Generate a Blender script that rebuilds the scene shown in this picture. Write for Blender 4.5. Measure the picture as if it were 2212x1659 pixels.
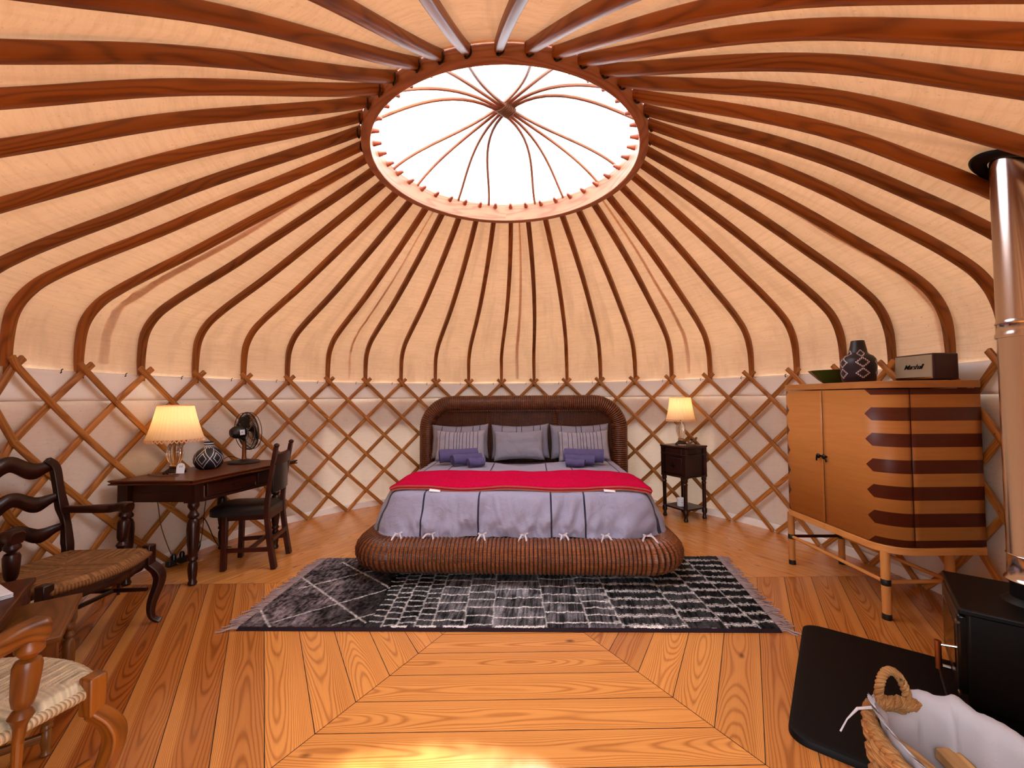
import bpy, math, random
import numpy as np
from mathutils import Vector, Matrix, noise
R = math.radians
PI = math.pi
random.seed(7)
for o in list(bpy.data.objects):
    bpy.data.objects.remove(o)
SC = bpy.context.scene
COL = SC.collection

# ------------------------------------------------------------------ camera
def set_camera():
    f = 906.5489 / 2212 * 36.0
    yaw, pitch, roll = 0.01088385, 0.03275887, -0.00747455
    cy, sy, cp, sp, cr, sr = math.cos(yaw), math.sin(yaw), math.cos(pitch), math.sin(pitch), math.cos(roll), math.sin(roll)
    Rt = Vector((cy, -sy, 0)); F = Vector((cp*sy, cp*cy, sp)); U = Vector((-sp*sy, -sp*cy, cp))
    rx = cr*Rt + sr*U; ux = cr*U - sr*Rt; bz = -F
    m = Matrix(((rx.x, ux.x, bz.x, 0.0023), (rx.y, ux.y, bz.y, -2.8544), (rx.z, ux.z, bz.z, 1.3), (0, 0, 0, 1)))
    cd = bpy.data.cameras.new('camera'); cd.sensor_width = 36; cd.sensor_fit = 'HORIZONTAL'; cd.lens = f
    cd.clip_start = 0.02; cd.clip_end = 200
    co = bpy.data.objects.new('camera', cd); co.matrix_world = m; COL.objects.link(co)
    SC.camera = co
set_camera()

# ------------------------------------------------------------------ world, sun, exposure
W = bpy.data.worlds.new('world'); SC.world = W; W.use_nodes = True
wn = W.node_tree.nodes; wl = W.node_tree.links
bg = wn['Background']; bg.inputs['Color'].default_value = (0.93, 0.95, 1.0, 1); bg.inputs['Strength'].default_value = 9.5
sd = bpy.data.lights.new('sun', 'SUN'); sd.energy = 11.0; sd.angle = R(1.2); sd.color = (1.0, 0.93, 0.80)
so = bpy.data.objects.new('sun', sd); COL.objects.link(so)
so.rotation_euler = Vector((0.27, 2.08, 2.98)).to_track_quat('Z', 'Y').to_euler()
SC.view_settings.view_transform = 'Standard'
try: SC.view_settings.look = 'None'
except Exception: pass
SC.view_settings.exposure = 0.0; SC.view_settings.gamma = 1.0; SC.view_settings.use_curve_mapping = False
SC.cycles.use_denoising = True
SC.cycles.max_bounces = 10; SC.cycles.diffuse_bounces = 5; SC.cycles.glossy_bounces = 4
SC.cycles.transmission_bounces = 8; SC.cycles.transparent_max_bounces = 12
SC.cycles.sample_clamp_indirect = 6.0
SC.cycles.caustics_reflective = False; SC.cycles.caustics_refractive = False

# ------------------------------------------------------------------ node material helpers
def s2l(c):
    return tuple((x/12.92 if x <= .04045 else ((x+.055)/1.055)**2.4) for x in (c[0]/255, c[1]/255, c[2]/255))
class NM:
    def __init__(self, name):
        self.m = bpy.data.materials.new(name); self.m.use_nodes = True
        self.t = self.m.node_tree; self.t.nodes.clear()
        self.out = self.n('ShaderNodeOutputMaterial')
    def n(self, typ, **kw):
        nd = self.t.nodes.new(typ)
        for k, v in kw.items(): setattr(nd, k, v)
        return nd
    def l(self, a, b): self.t.links.new(a, b)
    def _in(self, sock, v):
        if hasattr(v, 'is_output') or isinstance(v, bpy.types.NodeSocket): self.l(v, sock)
        elif isinstance(v, (tuple, list)) and len(v) == 3 and sock.type == 'RGBA': sock.default_value = (*v, 1)
        else: sock.default_value = v
    def math(self, op, a, b=0.0, c=0.0):
        nd = self.n('ShaderNodeMath', operation=op)
        for i, v in enumerate((a, b, c)): self._in(nd.inputs[i], v)
        return nd.outputs[0]
    def vmath(self, op, a, b=(0, 0, 0)):
        nd = self.n('ShaderNodeVectorMath', operation=op)
        self._in(nd.inputs[0], a); self._in(nd.inputs[1], b)
        return nd.outputs[0]
    def uv(self):
        return self.n('ShaderNodeUVMap', uv_map='UV').outputs[0]
    def obj(self): return self.n('ShaderNodeTexCoord').outputs['Object']
    def sep(self, v):
        nd = self.n('ShaderNodeSeparateXYZ'); self._in(nd.inputs[0], v); return nd.outputs
    def comb(self, x, y, z=0.0):
        nd = self.n('ShaderNodeCombineXYZ')
        for i, v in enumerate((x, y, z)): self._in(nd.inputs[i], v)
        return nd.outputs[0]
    def noise(self, v, scale=5, detail=3, rough=.5, dist=0.0):
        nd = self.n('ShaderNodeTexNoise'); self._in(nd.inputs['Vector'], v)
        nd.inputs['Scale'].default_value = scale; nd.inputs['Detail'].default_value = detail
        nd.inputs['Roughness'].default_value = rough; nd.inputs['Distortion'].default_value = dist
        return nd.outputs[0]
    def mix(self, f, a, b, blend='MIX'):
        nd = self.n('ShaderNodeMix', data_type='RGBA', blend_type=blend)
        self._in(nd.inputs[0], f); self._in(nd.inputs[6], a); self._in(nd.inputs[7], b)
        return nd.outputs[2]
    def ramp(self, f, stops):
        nd = self.n('ShaderNodeValToRGB'); self._in(nd.inputs[0], f)
        els = nd.color_ramp.elements
        while len(els) < len(stops): els.new(0.5)
        for e, (p, c) in zip(els, stops):
            e.position = p; e.color = (*c, 1) if len(c) == 3 else c
        return nd.outputs[0]
    def mrange(self, f, a, b, c=0.0, d=1.0):
        nd = self.n('ShaderNodeMapRange'); self._in(nd.inputs[0], f)
        for i, v in enumerate((a, b, c, d)): nd.inputs[i+1].default_value = v
        return nd.outputs[0]
    def bump(self, h, strength=.3, dist=.005):
        nd = self.n('ShaderNodeBump'); self._in(nd.inputs['Height'], h)
        nd.inputs['Strength'].default_value = strength; nd.inputs['Distance'].default_value = dist
        return nd.outputs[0]
    def pbsdf(self, color, rough=.5, metal=0.0, normal=None, **kw):
        nd = self.n('ShaderNodeBsdfPrincipled')
        self._in(nd.inputs['Base Color'], color); self._in(nd.inputs['Roughness'], rough)
        nd.inputs['Metallic'].default_value = metal
        if normal is not None: self.l(normal, nd.inputs['Normal'])
        for k, v in kw.items(): self._in(nd.inputs[k], v)
        return nd.outputs[0]
    def fin(self, sh):
        self.l(sh, self.out.inputs[0]); return self.m
    def rnd(self): return self.n('ShaderNodeObjectInfo').outputs['Random']

def simple(name, rgb, rough=.5, metal=0.0, bumpscale=None, bumpstr=.2, vary=.12, **kw):
    k = NM(name); o = k.obj()
    c = s2l(rgb)
    nz = k.noise(o, 18, 3)
    col = k.mix(nz, tuple(x*(1-vary) for x in c), tuple(min(1, x*(1+vary)) for x in c))
    nrm = None
    if bumpscale: nrm = k.bump(k.noise(o, bumpscale, 3), bumpstr, .003)
    return k.fin(k.pbsdf(col, rough, metal, nrm, **kw))

def wood(name, dark, light, rough=.45, k_freq=55.0, per_object=True, spec=.4, knots=False, attr=False, coat=0.0, contrast=1.0, warp=.55, pw=2.2):
    """long-grain wood driven by the UV map in metres: u along the grain, v across it"""
    k = NM(name)
    u, v, _ = k.sep(k.uv())
    if attr:
        at = k.n('ShaderNodeAttribute', attribute_name='plank')
        rn = k.sep(at.outputs['Color'])[0]
        rn2 = k.sep(at.outputs['Color'])[1]
    else:
        rn = k.rnd() if per_object else 0.3
        rn2 = rn
    off = k.math('MULTIPLY', rn, 37.0)
    uu = k.math('ADD', u, off); vv = k.math('ADD', v, k.math('MULTIPLY', rn, 11.0))
    big = k.noise(k.comb(k.math('MULTIPLY', uu, 1.1), k.math('MULTIPLY', vv, 6.0), 0.0), 1.0, 2, .45)
    if attr:
        vc = k.math('ADD', v, k.math('MULTIPLY', k.math('SUBTRACT', rn2, .5), .09))
        sg = k.math('SUBTRACT', k.math('MULTIPLY', k.math('GREATER_THAN', rn, .5), 2.0), 1.0)
        slow = k.noise(k.comb(k.math('MULTIPLY', uu, .9), k.math('MULTIPLY', rn, 50.0), 0.0), 1.0, 1, .5)
        vbase = k.math('ADD', k.math('MULTIPLY', k.math('MULTIPLY', vc, vc), 13.0), k.math('ADD', k.math('MULTIPLY', k.math('MULTIPLY', uu, sg), .035), k.math('MULTIPLY', slow, .16)))
    else: vbase = v
    wp = k.math('ADD', vbase, k.math('MULTIPLY', k.math('SUBTRACT', big, .5), warp))
    s = k.math('SINE', k.math('MULTIPLY', wp, k_freq*2))
    ring = k.mrange(s, -1, 1)
    ring = k.math('POWER', ring, pw)
    fine = k.noise(k.comb(k.math('MULTIPLY', uu, 3.0), k.math('MULTIPLY', vv, 160.0), 0.0), 1.0, 2, .6)
    med = k.noise(k.comb(k.math('MULTIPLY', uu, .8), k.math('MULTIPLY', vv, 14.0), 3.0), 1.0, 3, .5)
    d, l = s2l(dark), s2l(light)
    f = k.math('ADD', k.math('MULTIPLY', ring, .50*contrast), k.math('MULTIPLY', k.math('SUBTRACT', fine, .3), .35))
    f = k.math('ADD', f, k.math('MULTIPLY', k.math('SUBTRACT', med, .5), .5))
    col = k.mix(k.math('MINIMUM', k.math('MAXIMUM', f, 0.0), 1.0), l, d)
    if attr:
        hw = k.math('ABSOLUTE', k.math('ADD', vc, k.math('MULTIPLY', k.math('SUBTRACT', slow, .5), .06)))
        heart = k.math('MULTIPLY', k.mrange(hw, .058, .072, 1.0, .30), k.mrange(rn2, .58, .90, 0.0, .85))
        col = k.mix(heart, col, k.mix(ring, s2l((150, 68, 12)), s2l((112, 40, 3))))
    if knots:
        vo = k.n('ShaderNodeTexVoronoi'); k._in(vo.inputs['Vector'], k.comb(k.math('MULTIPLY', uu, 1.5), k.math('MULTIPLY', vv, 3.2), 0.0))
        vo.inputs['Scale'].default_value = 1.0
        kn = k.mrange(vo.outputs['Distance'], .012, .05, 1.0, 0.0)
        col = k.mix(k.math('MULTIPLY', kn, .8), col, s2l((70, 25, 8)))
    hv = k.n('ShaderNodeHueSaturation'); k._in(hv.inputs['Color'], col)
    k._in(hv.inputs['Value'], k.mrange(rn2, 0, 1, 1.08, .90) if attr else k.mrange(rn2, 0, 1, .78, 1.16)); 
    nrm = k.bump(k.math('ADD', ring, fine), .08, .002)
    return k.fin(k.pbsdf(hv.outputs[0], rough, 0, nrm, **{'Specular IOR Level': spec, 'Coat Weight': coat, 'Coat Roughness': .25}))

def cloth(name, rgb, trans=(1, 1, 1), tf=0.5, scale=1.0, mottled=.10, rough=.9, weave=True, slubs=False, bs=.25, worn=0.0):
    """thin woven cloth: diffuse plus light passing through it"""
    k = NM(name); o = k.obj()
    c = s2l(rgb)
    nz = k.noise(o, 3.0*scale, 4, .6)
    fn = k.noise(o, 160*scale, 2)
    col = k.mix(nz, tuple(x*(1-mottled) for x in c), tuple(min(1, x*(1+mottled)) for x in c))
    if slubs:
        nd = k.noise(k.vmath('MULTIPLY', o, (14, 14, 60)), 1.0, 3, .7)
        col = k.mix(k.mrange(nd, .58, .75, 0, .35), col, tuple(x*.62 for x in c))
        sp = k.noise(o, 55, 1)
        col = k.mix(k.mrange(sp, .70, .80, 0, .5), col, tuple(x*.5 for x in c))
    if worn:
        u, v, _ = k.sep(k.uv())
        st = k.noise(k.comb(k.math('MULTIPLY', u, 5.0), k.math('MULTIPLY', v, 1.1), 0.0), 1.0, 4, .6)
        th = k.noise(k.comb(k.math('MULTIPLY', u, 3.0), k.math('MULTIPLY', v, 70.0), 2.0), 1.0, 3, .7)
        col = k.mix(k.mrange(st, .50, .72, 0, worn), col, tuple(x*y for x, y in zip(c, (.66, .60, .58))))
        col = k.mix(k.mrange(th, .45, .70, 0, worn*.7), col, tuple(x*y for x, y in zip(c, (.76, .68, .58))))
    wv = fn
    nrm = k.bump(k.math('ADD', k.math('MULTIPLY', nz, 2.0), k.math('MULTIPLY', wv, .4)), bs, .006)
    df = k.n('ShaderNodeBsdfDiffuse'); k._in(df.inputs[0], col); k.l(nrm, df.inputs['Normal'])
    if tf <= 0: return k.fin(df.outputs[0])
    tr = k.n('ShaderNodeBsdfTranslucent'); k._in(tr.inputs[0], k.mix(1.0, col, trans, 'MULTIPLY'))
    ms = k.n('ShaderNodeMixShader'); ms.inputs[0].default_value = tf
    k.l(df.outputs[0], ms.inputs[1]); k.l(tr.outputs[0], ms.inputs[2])
    return k.fin(ms.outputs[0])

M = {}
def fibre():
    """twisted grass strands: fibres run along the strand (UV u), bundles differ across it (UV v)"""
    k = NM('seagrass'); u, v, _ = k.sep(k.uv()); o = k.obj()
    f1 = k.noise(k.comb(k.math('MULTIPLY', u, 14.0), k.math('MULTIPLY', v, 420.0), 0.0), 1.0, 3, .7)
    f2 = k.noise(o, 22, 2)
    col = k.mix(k.mrange(f1, .30, .70), s2l((112, 66, 28)), s2l((206, 158, 100)))
    col = k.mix(k.mrange(f2, .45, .75, 0, .65), col, s2l((142, 84, 40)))
    return k.fin(k.pbsdf(col, .7, 0, k.bump(f1, .8, .004), **{'Specular IOR Level': .25}))
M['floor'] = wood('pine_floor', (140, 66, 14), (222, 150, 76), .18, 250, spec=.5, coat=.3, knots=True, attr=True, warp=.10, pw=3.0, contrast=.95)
M['groove'] = simple('floor_gap', (40, 16, 6), .8)
M['pole'] = wood('pole_wood', (88, 38, 7), (158, 90, 26), .42, 60, spec=.45)
M['stick'] = wood('ash_stick', (116, 64, 20), (186, 122, 58), .45, 70, spec=.35)
M['ring'] = wood('ring_wood', (120, 70, 46), (176, 118, 84), .5, 60)
M['peg'] = wood('peg_wood', (120, 54, 34), (176, 96, 66), .5, 60)
M['rod'] = wood('rod_wood', (120, 66, 40), (160, 100, 66), .45, 60)
M['mahog'] = wood('dark_stained_wood', (12, 3, 1), (46, 14, 6), .32, 60, spec=.4)
M['walnut'] = wood('brown_chair_wood', (56, 24, 4), (132, 74, 19), .34, 60, spec=.4)
M['deskchair'] = wood('red_brown_chair_wood', (20, 5, 2), (58, 18, 7), .4, 60, spec=.35)
M['table'] = wood('red_brown_table_wood', (36, 13, 4), (86, 38, 14), .35, 50, spec=.4)
M['tablelow'] = wood('olive_brown_table_wood', (62, 32, 8), (114, 68, 26), .35, 50, spec=.4)
M['oak'] = wood('oak_veneer', (164, 98, 42), (206, 142, 78), .45, 36, spec=.3, contrast=.5)
M['log'] = wood('log_wood', (110, 72, 38), (190, 146, 92), .85, 70)
M['canvas'] = cloth('roof_canvas', (238, 207, 174), (1.0, .83, .65), .052, 1.0, .13, slubs=True, worn=.6)
M['wallcanvas'] = cloth('wall_canvas', (226, 212, 198), (1.0, .86, .68), .050, 1.0, .08, slubs=True, worn=.25)
M['valance'] = cloth('white_canvas', (250, 246, 240), (1, .95, .90), .07, 1.0, .04)
M['duvet'] = None
M['grey'] = cloth('grey_cotton', (150, 146, 160), tf=0, mottled=.05, bs=.1)
M['towel'] = cloth('violet_towel', (96, 88, 128), tf=0, scale=4, mottled=.22, bs=.8)
M['liner'] = cloth('white_liner', (188, 185, 192), tf=.1, mottled=.04)
M['shade'] = cloth('pleated_shade', (250, 232, 206), (1.0, .86, .66), .60, 1.0, .03, bs=.05)
M['white'] = simple('white_china', (236, 236, 240), .3, vary=.02)
M['paper'] = simple('white_paper', (226, 228, 238), .6, vary=.03)
M['black'] = simple('black_iron', (8, 8, 10), .42, 0.0, 90, .15, **{'Specular IOR Level': .25})
M['blackgloss'] = simple('black_steel', (8, 8, 10), .28, 0.0)
M['hearthm'] = simple('black_hearth', (7, 6, 7), .55, 0.0, **{'Specular IOR Level': .15})
M['hearthedge'] = simple('black_hearth_edge', (24, 24, 28), .35, 0.0)
M['plastic'] = simple('black_plastic', (12, 12, 14), .38)
M['leather'] = simple('black_leather', (18, 15, 15), .35, 0, 60, .2)
M['brass'] = simple('brass', (196, 150, 84), .25, 1.0)
M['steel'] = simple('steel', (198, 196, 196), .22, 1.0)
M['copper'] = simple('copper_bar', (196, 132, 92), .28, 1.0)
M['blackband'] = simple('black_leather_band', (20, 18, 18), .5)
M['grnbowl'] = simple('green_glaze', (42, 72, 24), .25, 0, 30, .3, .35)
M['cordb'] = simple('brown_cord', (110, 70, 40), .5)
M['rope'] = fibre()
M['knot'] = simple('brown_knot', (120, 74, 40), .6, 0, 40, .4, .3)
M['orange'] = simple('orange_badge', (190, 112, 44), .4)
M['ground'] = simple('grass_ground', (110, 118, 70), .9)

def chrome():
    k = NM('polished_flue_steel')
    o = k.obj()
    st = k.noise(k.vmath('MULTIPLY', o, (40, 40, .6)), 1.0, 2)
    return k.fin(k.pbsdf(s2l((196, 184, 178)), k.mrange(st, .3, .7, .13, .22), 1.0, k.bump(st, .05, .002)))
M['chrome'] = chrome()
def glass(name, rgb, rough=.03):
    k = NM(name)
    return k.fin(k.pbsdf(rgb, rough, 0, None, **{'Transmission Weight': 1.0, 'IOR': 1.45}))
M['glass'] = glass('lamp_glass', (.97, .93, .88))
def clear_sheet():
    k = NM('clear_dome')
    tr = k.n('ShaderNodeBsdfTransparent'); tr.inputs[0].default_value = (.97, .98, 1, 1)
    gl = k.n('ShaderNodeBsdfGlossy'); gl.inputs['Roughness'].default_value = .08
    ms = k.n('ShaderNodeMixShader'); ms.inputs[0].default_value = .04
    k.l(tr.outputs[0], ms.inputs[1]); k.l(gl.outputs[0], ms.inputs[2])
    return k.fin(ms.outputs[0])
M['clear'] = clear_sheet()
def emit(name, rgb, s):
    k = NM(name); e = k.n('ShaderNodeEmission'); e.inputs[0].default_value = (*rgb, 1); e.inputs[1].default_value = s
    return k.fin(e.outputs[0])
M['bulb'] = emit('lit_bulb', (1.0, .72, .40), 18.0)

def wicker(name, dark, light, pitch=.020, row=.011):
    """round ribs (UV u) with strands woven over them (UV v)"""
    k = NM(name); u, v, _ = k.sep(k.uv())
    br = k.n('ShaderNodeTexBrick'); k._in(br.inputs['Vector'], k.comb(k.math('SUBTRACT', u, pitch/2), v))
    br.inputs['Scale'].default_value = 1.0; br.inputs['Mortar Size'].default_value = row*.16
    br.inputs['Brick Width'].default_value = pitch*2; br.inputs['Row Height'].default_value = row
    br.inputs['Mortar Smooth'].default_value = .7; br.offset = .5
    d, l = s2l(dark), s2l(light)
    br.inputs['Color1'].default_value = (*l, 1); br.inputs['Color2'].default_value = (*[x*.60 for x in l], 1)
    br.inputs['Mortar'].default_value = (*d, 1)
    rib = k.mrange(k.math('COSINE', k.math('MULTIPLY', u, 2*PI/pitch)), -1.0, .15)
    nz = k.noise(k.uv(), 7, 3)
    col = k.mix(k.mrange(nz, .35, .75, 0, .45), br.outputs['Color'], d)
    col = k.mix(rib, d, col)
    nrm = k.bump(k.math('ADD', k.math('SUBTRACT', 1.0, br.outputs['Fac']), k.math('MULTIPLY', rib, .6)), .8, .006)
    return k.fin(k.pbsdf(col, .38, 0, nrm, **{'Specular IOR Level': .45}))
M['wicker'] = wicker('brown_wicker', (50, 19, 7), (166, 94, 50), .029, .010)
M['wickerhead'] = wicker('brown_wicker_headboard', (30, 10, 4), (156, 86, 46), .024, .009)
M['wickerdark'] = wicker('brown_wicker_panel', (30, 10, 4), (118, 60, 30), .018, .009)

def stripes(name, rgb, line, xs, eps, coord='uv', trans=0):
    """plain cotton with woven lines at the given u positions"""
    k = NM(name)
    u, v, _ = k.sep(k.uv())
    tot = None
    for x in xs:
        e = eps if not isinstance(x, tuple) else x[1]
        xx = x if not isinstance(x, tuple) else x[0]
        c = k.n('ShaderNodeMath', operation='COMPARE'); k.l(u, c.inputs[0]); c.inputs[1].default_value = xx; c.inputs[2].default_value = e
        tot = c.outputs[0] if tot is None else k.math('MAXIMUM', tot, c.outputs[0])
    o = k.obj(); c = s2l(rgb)
    nz = k.noise(o, 6, 4)
    base = k.mix(nz, tuple(x*.93 for x in c), tuple(x*1.06 for x in c))
    col = k.mix(tot, base, s2l(line))
    nrm = k.bump(k.math('ADD', k.noise(o, 9, 4, .6, 1.2), k.math('MULTIPLY', k.noise(o, 400, 1), .06)), .42, .03)
    return k.fin(k.pbsdf(col, .85, 0, nrm, **{'Specular IOR Level': .12, 'Sheen Weight': .15}))
DL = (44, 44, 62)
M['duvet'] = stripes('grey_duvet_cotton', (150, 148, 172), DL, [-.945, -.70, -.28, .255, .50, .945], .0065)
M['pilback'] = stripes('grey_pillow_lined', (138, 134, 150), DL, [-.21, -.04, .02, .16, .24], .004)
M['pilstripe'] = stripes('grey_pillow_striped', (158, 152, 164), (64, 60, 78), [-.235, -.17, -.125, -.07, -.035, -.005, .03, .075, .11, .15, .20], .0032)
M['pilplain'] = stripes('grey_pillow_plain', (140, 136, 150), DL, [.9], .001)

def throw_mat():
    k = NM('red_wool'); o = k.obj()
    nz = k.noise(o, 60, 3, .6); b = k.noise(o, 4, 3)
    col = k.mix(nz, s2l((150, 0, 40)), s2l((214, 10, 74)))
    col = k.mix(k.mrange(b, .4, .7, 0, .3), col, s2l((176, 0, 40)))
    sp = k.noise(k.vmath('MULTIPLY', o, (60, 260, 120)), 1.0, 2, .8)
    col = k.mix(k.mrange(sp, .62, .75, 0, .55), col, s2l((235, 70, 130)))
    return k.fin(k.pbsdf(col, .95, 0, k.bump(k.math('ADD', nz, sp), .5, .006), **{'Specular IOR Level': .05}))
M['throw'] = throw_mat()
M['stitch'] = simple('pale_stitching', (236, 150, 170), .8)
M['stitchgold'] = simple('gold_stitching', (196, 120, 90), .8)
M['tie'] = cloth('grey_tie', (196, 186, 192), tf=0)

def vcol(name, attr='col', rough=.95, bumpsc=None):
    k = NM(name); at = k.n('ShaderNodeAttribute', attribute_name=attr)
    col = at.outputs['Color']
    nrm = None
    if bumpsc: nrm = k.bump(k.noise(k.obj(), bumpsc, 3, .7), .6, .008)
    return k.fin(k.pbsdf(col, rough, 0, nrm, **{'Specular IOR Level': .1}))
M['rug'] = vcol('wool_rug', bumpsc=140)
M['fringe'] = simple('rug_fringe_wool', (158, 140, 142), .9, vary=.45)
M['rugedge'] = simple('dark_rug_binding', (30, 22, 28), .9)
M['rush'] = vcol('rush_seat', rough=.6, bumpsc=120)

def zigzag_vase(name, kind):
    """black glaze with pale diamonds; UV: u = angle share 0..1, v = height in metres"""
    k = NM(name); u, v, _ = k.sep(k.uv())
    def tri(x, p):  # pingpong
        return k.math('PINGPONG', x, p)
    if kind == 'line':
        un = k.math('MULTIPLY', u, 6.0)
        vm = k.mrange(v, .012, .150, 0.0, 1.0)
        a = k.math('PINGPONG', un, .5)
        a2 = k.math('MULTIPLY', a, 2.0)
        d0 = k.math('ABSOLUTE', k.math('SUBTRACT', vm, .5)); d0 = k.math('MULTIPLY', d0, 2.0)
        s = k.math('ADD', a2, d0)
        ol = k.math('COMPARE', s, 1.0, .055); i = k.math('COMPARE', s, .55, .05)
        m = k.math('MAXIMUM', ol, i)
        band = k.math('MULTIPLY', k.math('GREATER_THAN', v, .0), k.math('LESS_THAN', v, .150))
        m = k.math('MULTIPLY', m, band)
        nb = k.math('MULTIPLY', k.math('GREATER_THAN', v, .166), k.math('GREATER_THAN', k.math('PINGPONG', k.math('ADD', v, .004), .009), .0052))
        z2 = k.math('MULTIPLY', k.math('COMPARE', k.math('SUBTRACT', v, .152), k.math('MULTIPLY', k.math('PINGPONG', k.math('MULTIPLY', u, 16.0), .5), .024), .002), k.math('LESS_THAN', v, .166))
        m = k.math('MAXIMUM', m, k.math('MAXIMUM', nb, k.math('MULTIPLY', z2, k.math('GREATER_THAN', v, .150))))
        base, mark = (14, 16, 26), (206, 204, 214)
    else:
        un = k.math('MULTIPLY', u, 5.0)
        a2 = k.math('MULTIPLY', k.math('PINGPONG', un, .5), 2.0)
        def dia(lo, hi):
            vm = k.mrange(v, lo, hi, 0.0, 1.0)
            d0 = k.math('MULTIPLY', k.math('ABSOLUTE', k.math('SUBTRACT', vm, .5)), 2.0)
            s = k.math('ADD', k.math('MULTIPLY', a2, 1.5), d0)
            return k.math('MULTIPLY', k.math('COMPARE', s, .86, .17), k.math('MULTIPLY', k.math('GREATER_THAN', v, lo), k.math('LESS_THAN', v, hi)))
        m = k.math('MAXIMUM', k.math('MAXIMUM', dia(.025, .095), dia(.095, .165)), dia(.165, .215))
        dots = k.math('MULTIPLY', k.math('GREATER_THAN', k.math('PINGPONG', k.math('MULTIPLY', u, 60.0), .5), .16), k.math('GREATER_THAN', k.math('PINGPONG', k.math('MULTIPLY', v, 110.0), .5), .12))
        m = k.math('MULTIPLY', m, dots)
        base, mark = (26, 12, 26), (240, 226, 236)
    col = k.mix(m, s2l(base), s2l(mark))
    return k.fin(k.pbsdf(col, .45, 0, k.bump(m, .4, .003)))
M['vaseline'] = zigzag_vase('black_vase_lines', 'line')
M['vasedots'] = zigzag_vase('black_vase_beads', 'dots')

def inlay_door():
    """oak veneer with dark arrow-tipped bands; UV: u = distance from the front centre, v = height"""
    k = NM('oak_with_dark_inlay'); u, v, _ = k.sep(k.uv())
    au = k.math('ABSOLUTE', u)
    dz = k.math('PINGPONG', k.math('SUBTRACT', 1.34, v), .0755)       # 0 at a band's middle
    tip = k.math('ADD', .337, k.math('MULTIPLY', dz, .95))
    dark = k.math('MULTIPLY', k.math('LESS_THAN', dz, .0385), k.math('GREATER_THAN', au, tip))
    g = k.noise(k.comb(k.math('MULTIPLY', u, 3.0), k.math('MULTIPLY', v, 40.0), 0.0), 1.0, 3, .6)
    g2 = k.noise(k.comb(k.math('MULTIPLY', u, 20.0), k.math('MULTIPLY', v, 300.0), 0.0), 1.0, 2, .6)
    ff = k.math('ADD', k.math('MULTIPLY', g, .7), k.math('MULTIPLY', g2, .3))
    ok = k.mix(ff, s2l((172, 104, 46)), s2l((208, 142, 74)))
    dk = k.mix(ff, s2l((66, 22, 10)), s2l((104, 42, 20)))
    return k.fin(k.pbsdf(k.mix(dark, ok, dk), .42, 0, None, **{'Specular IOR Level': .35}))
M['inlay'] = inlay_door()

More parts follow.
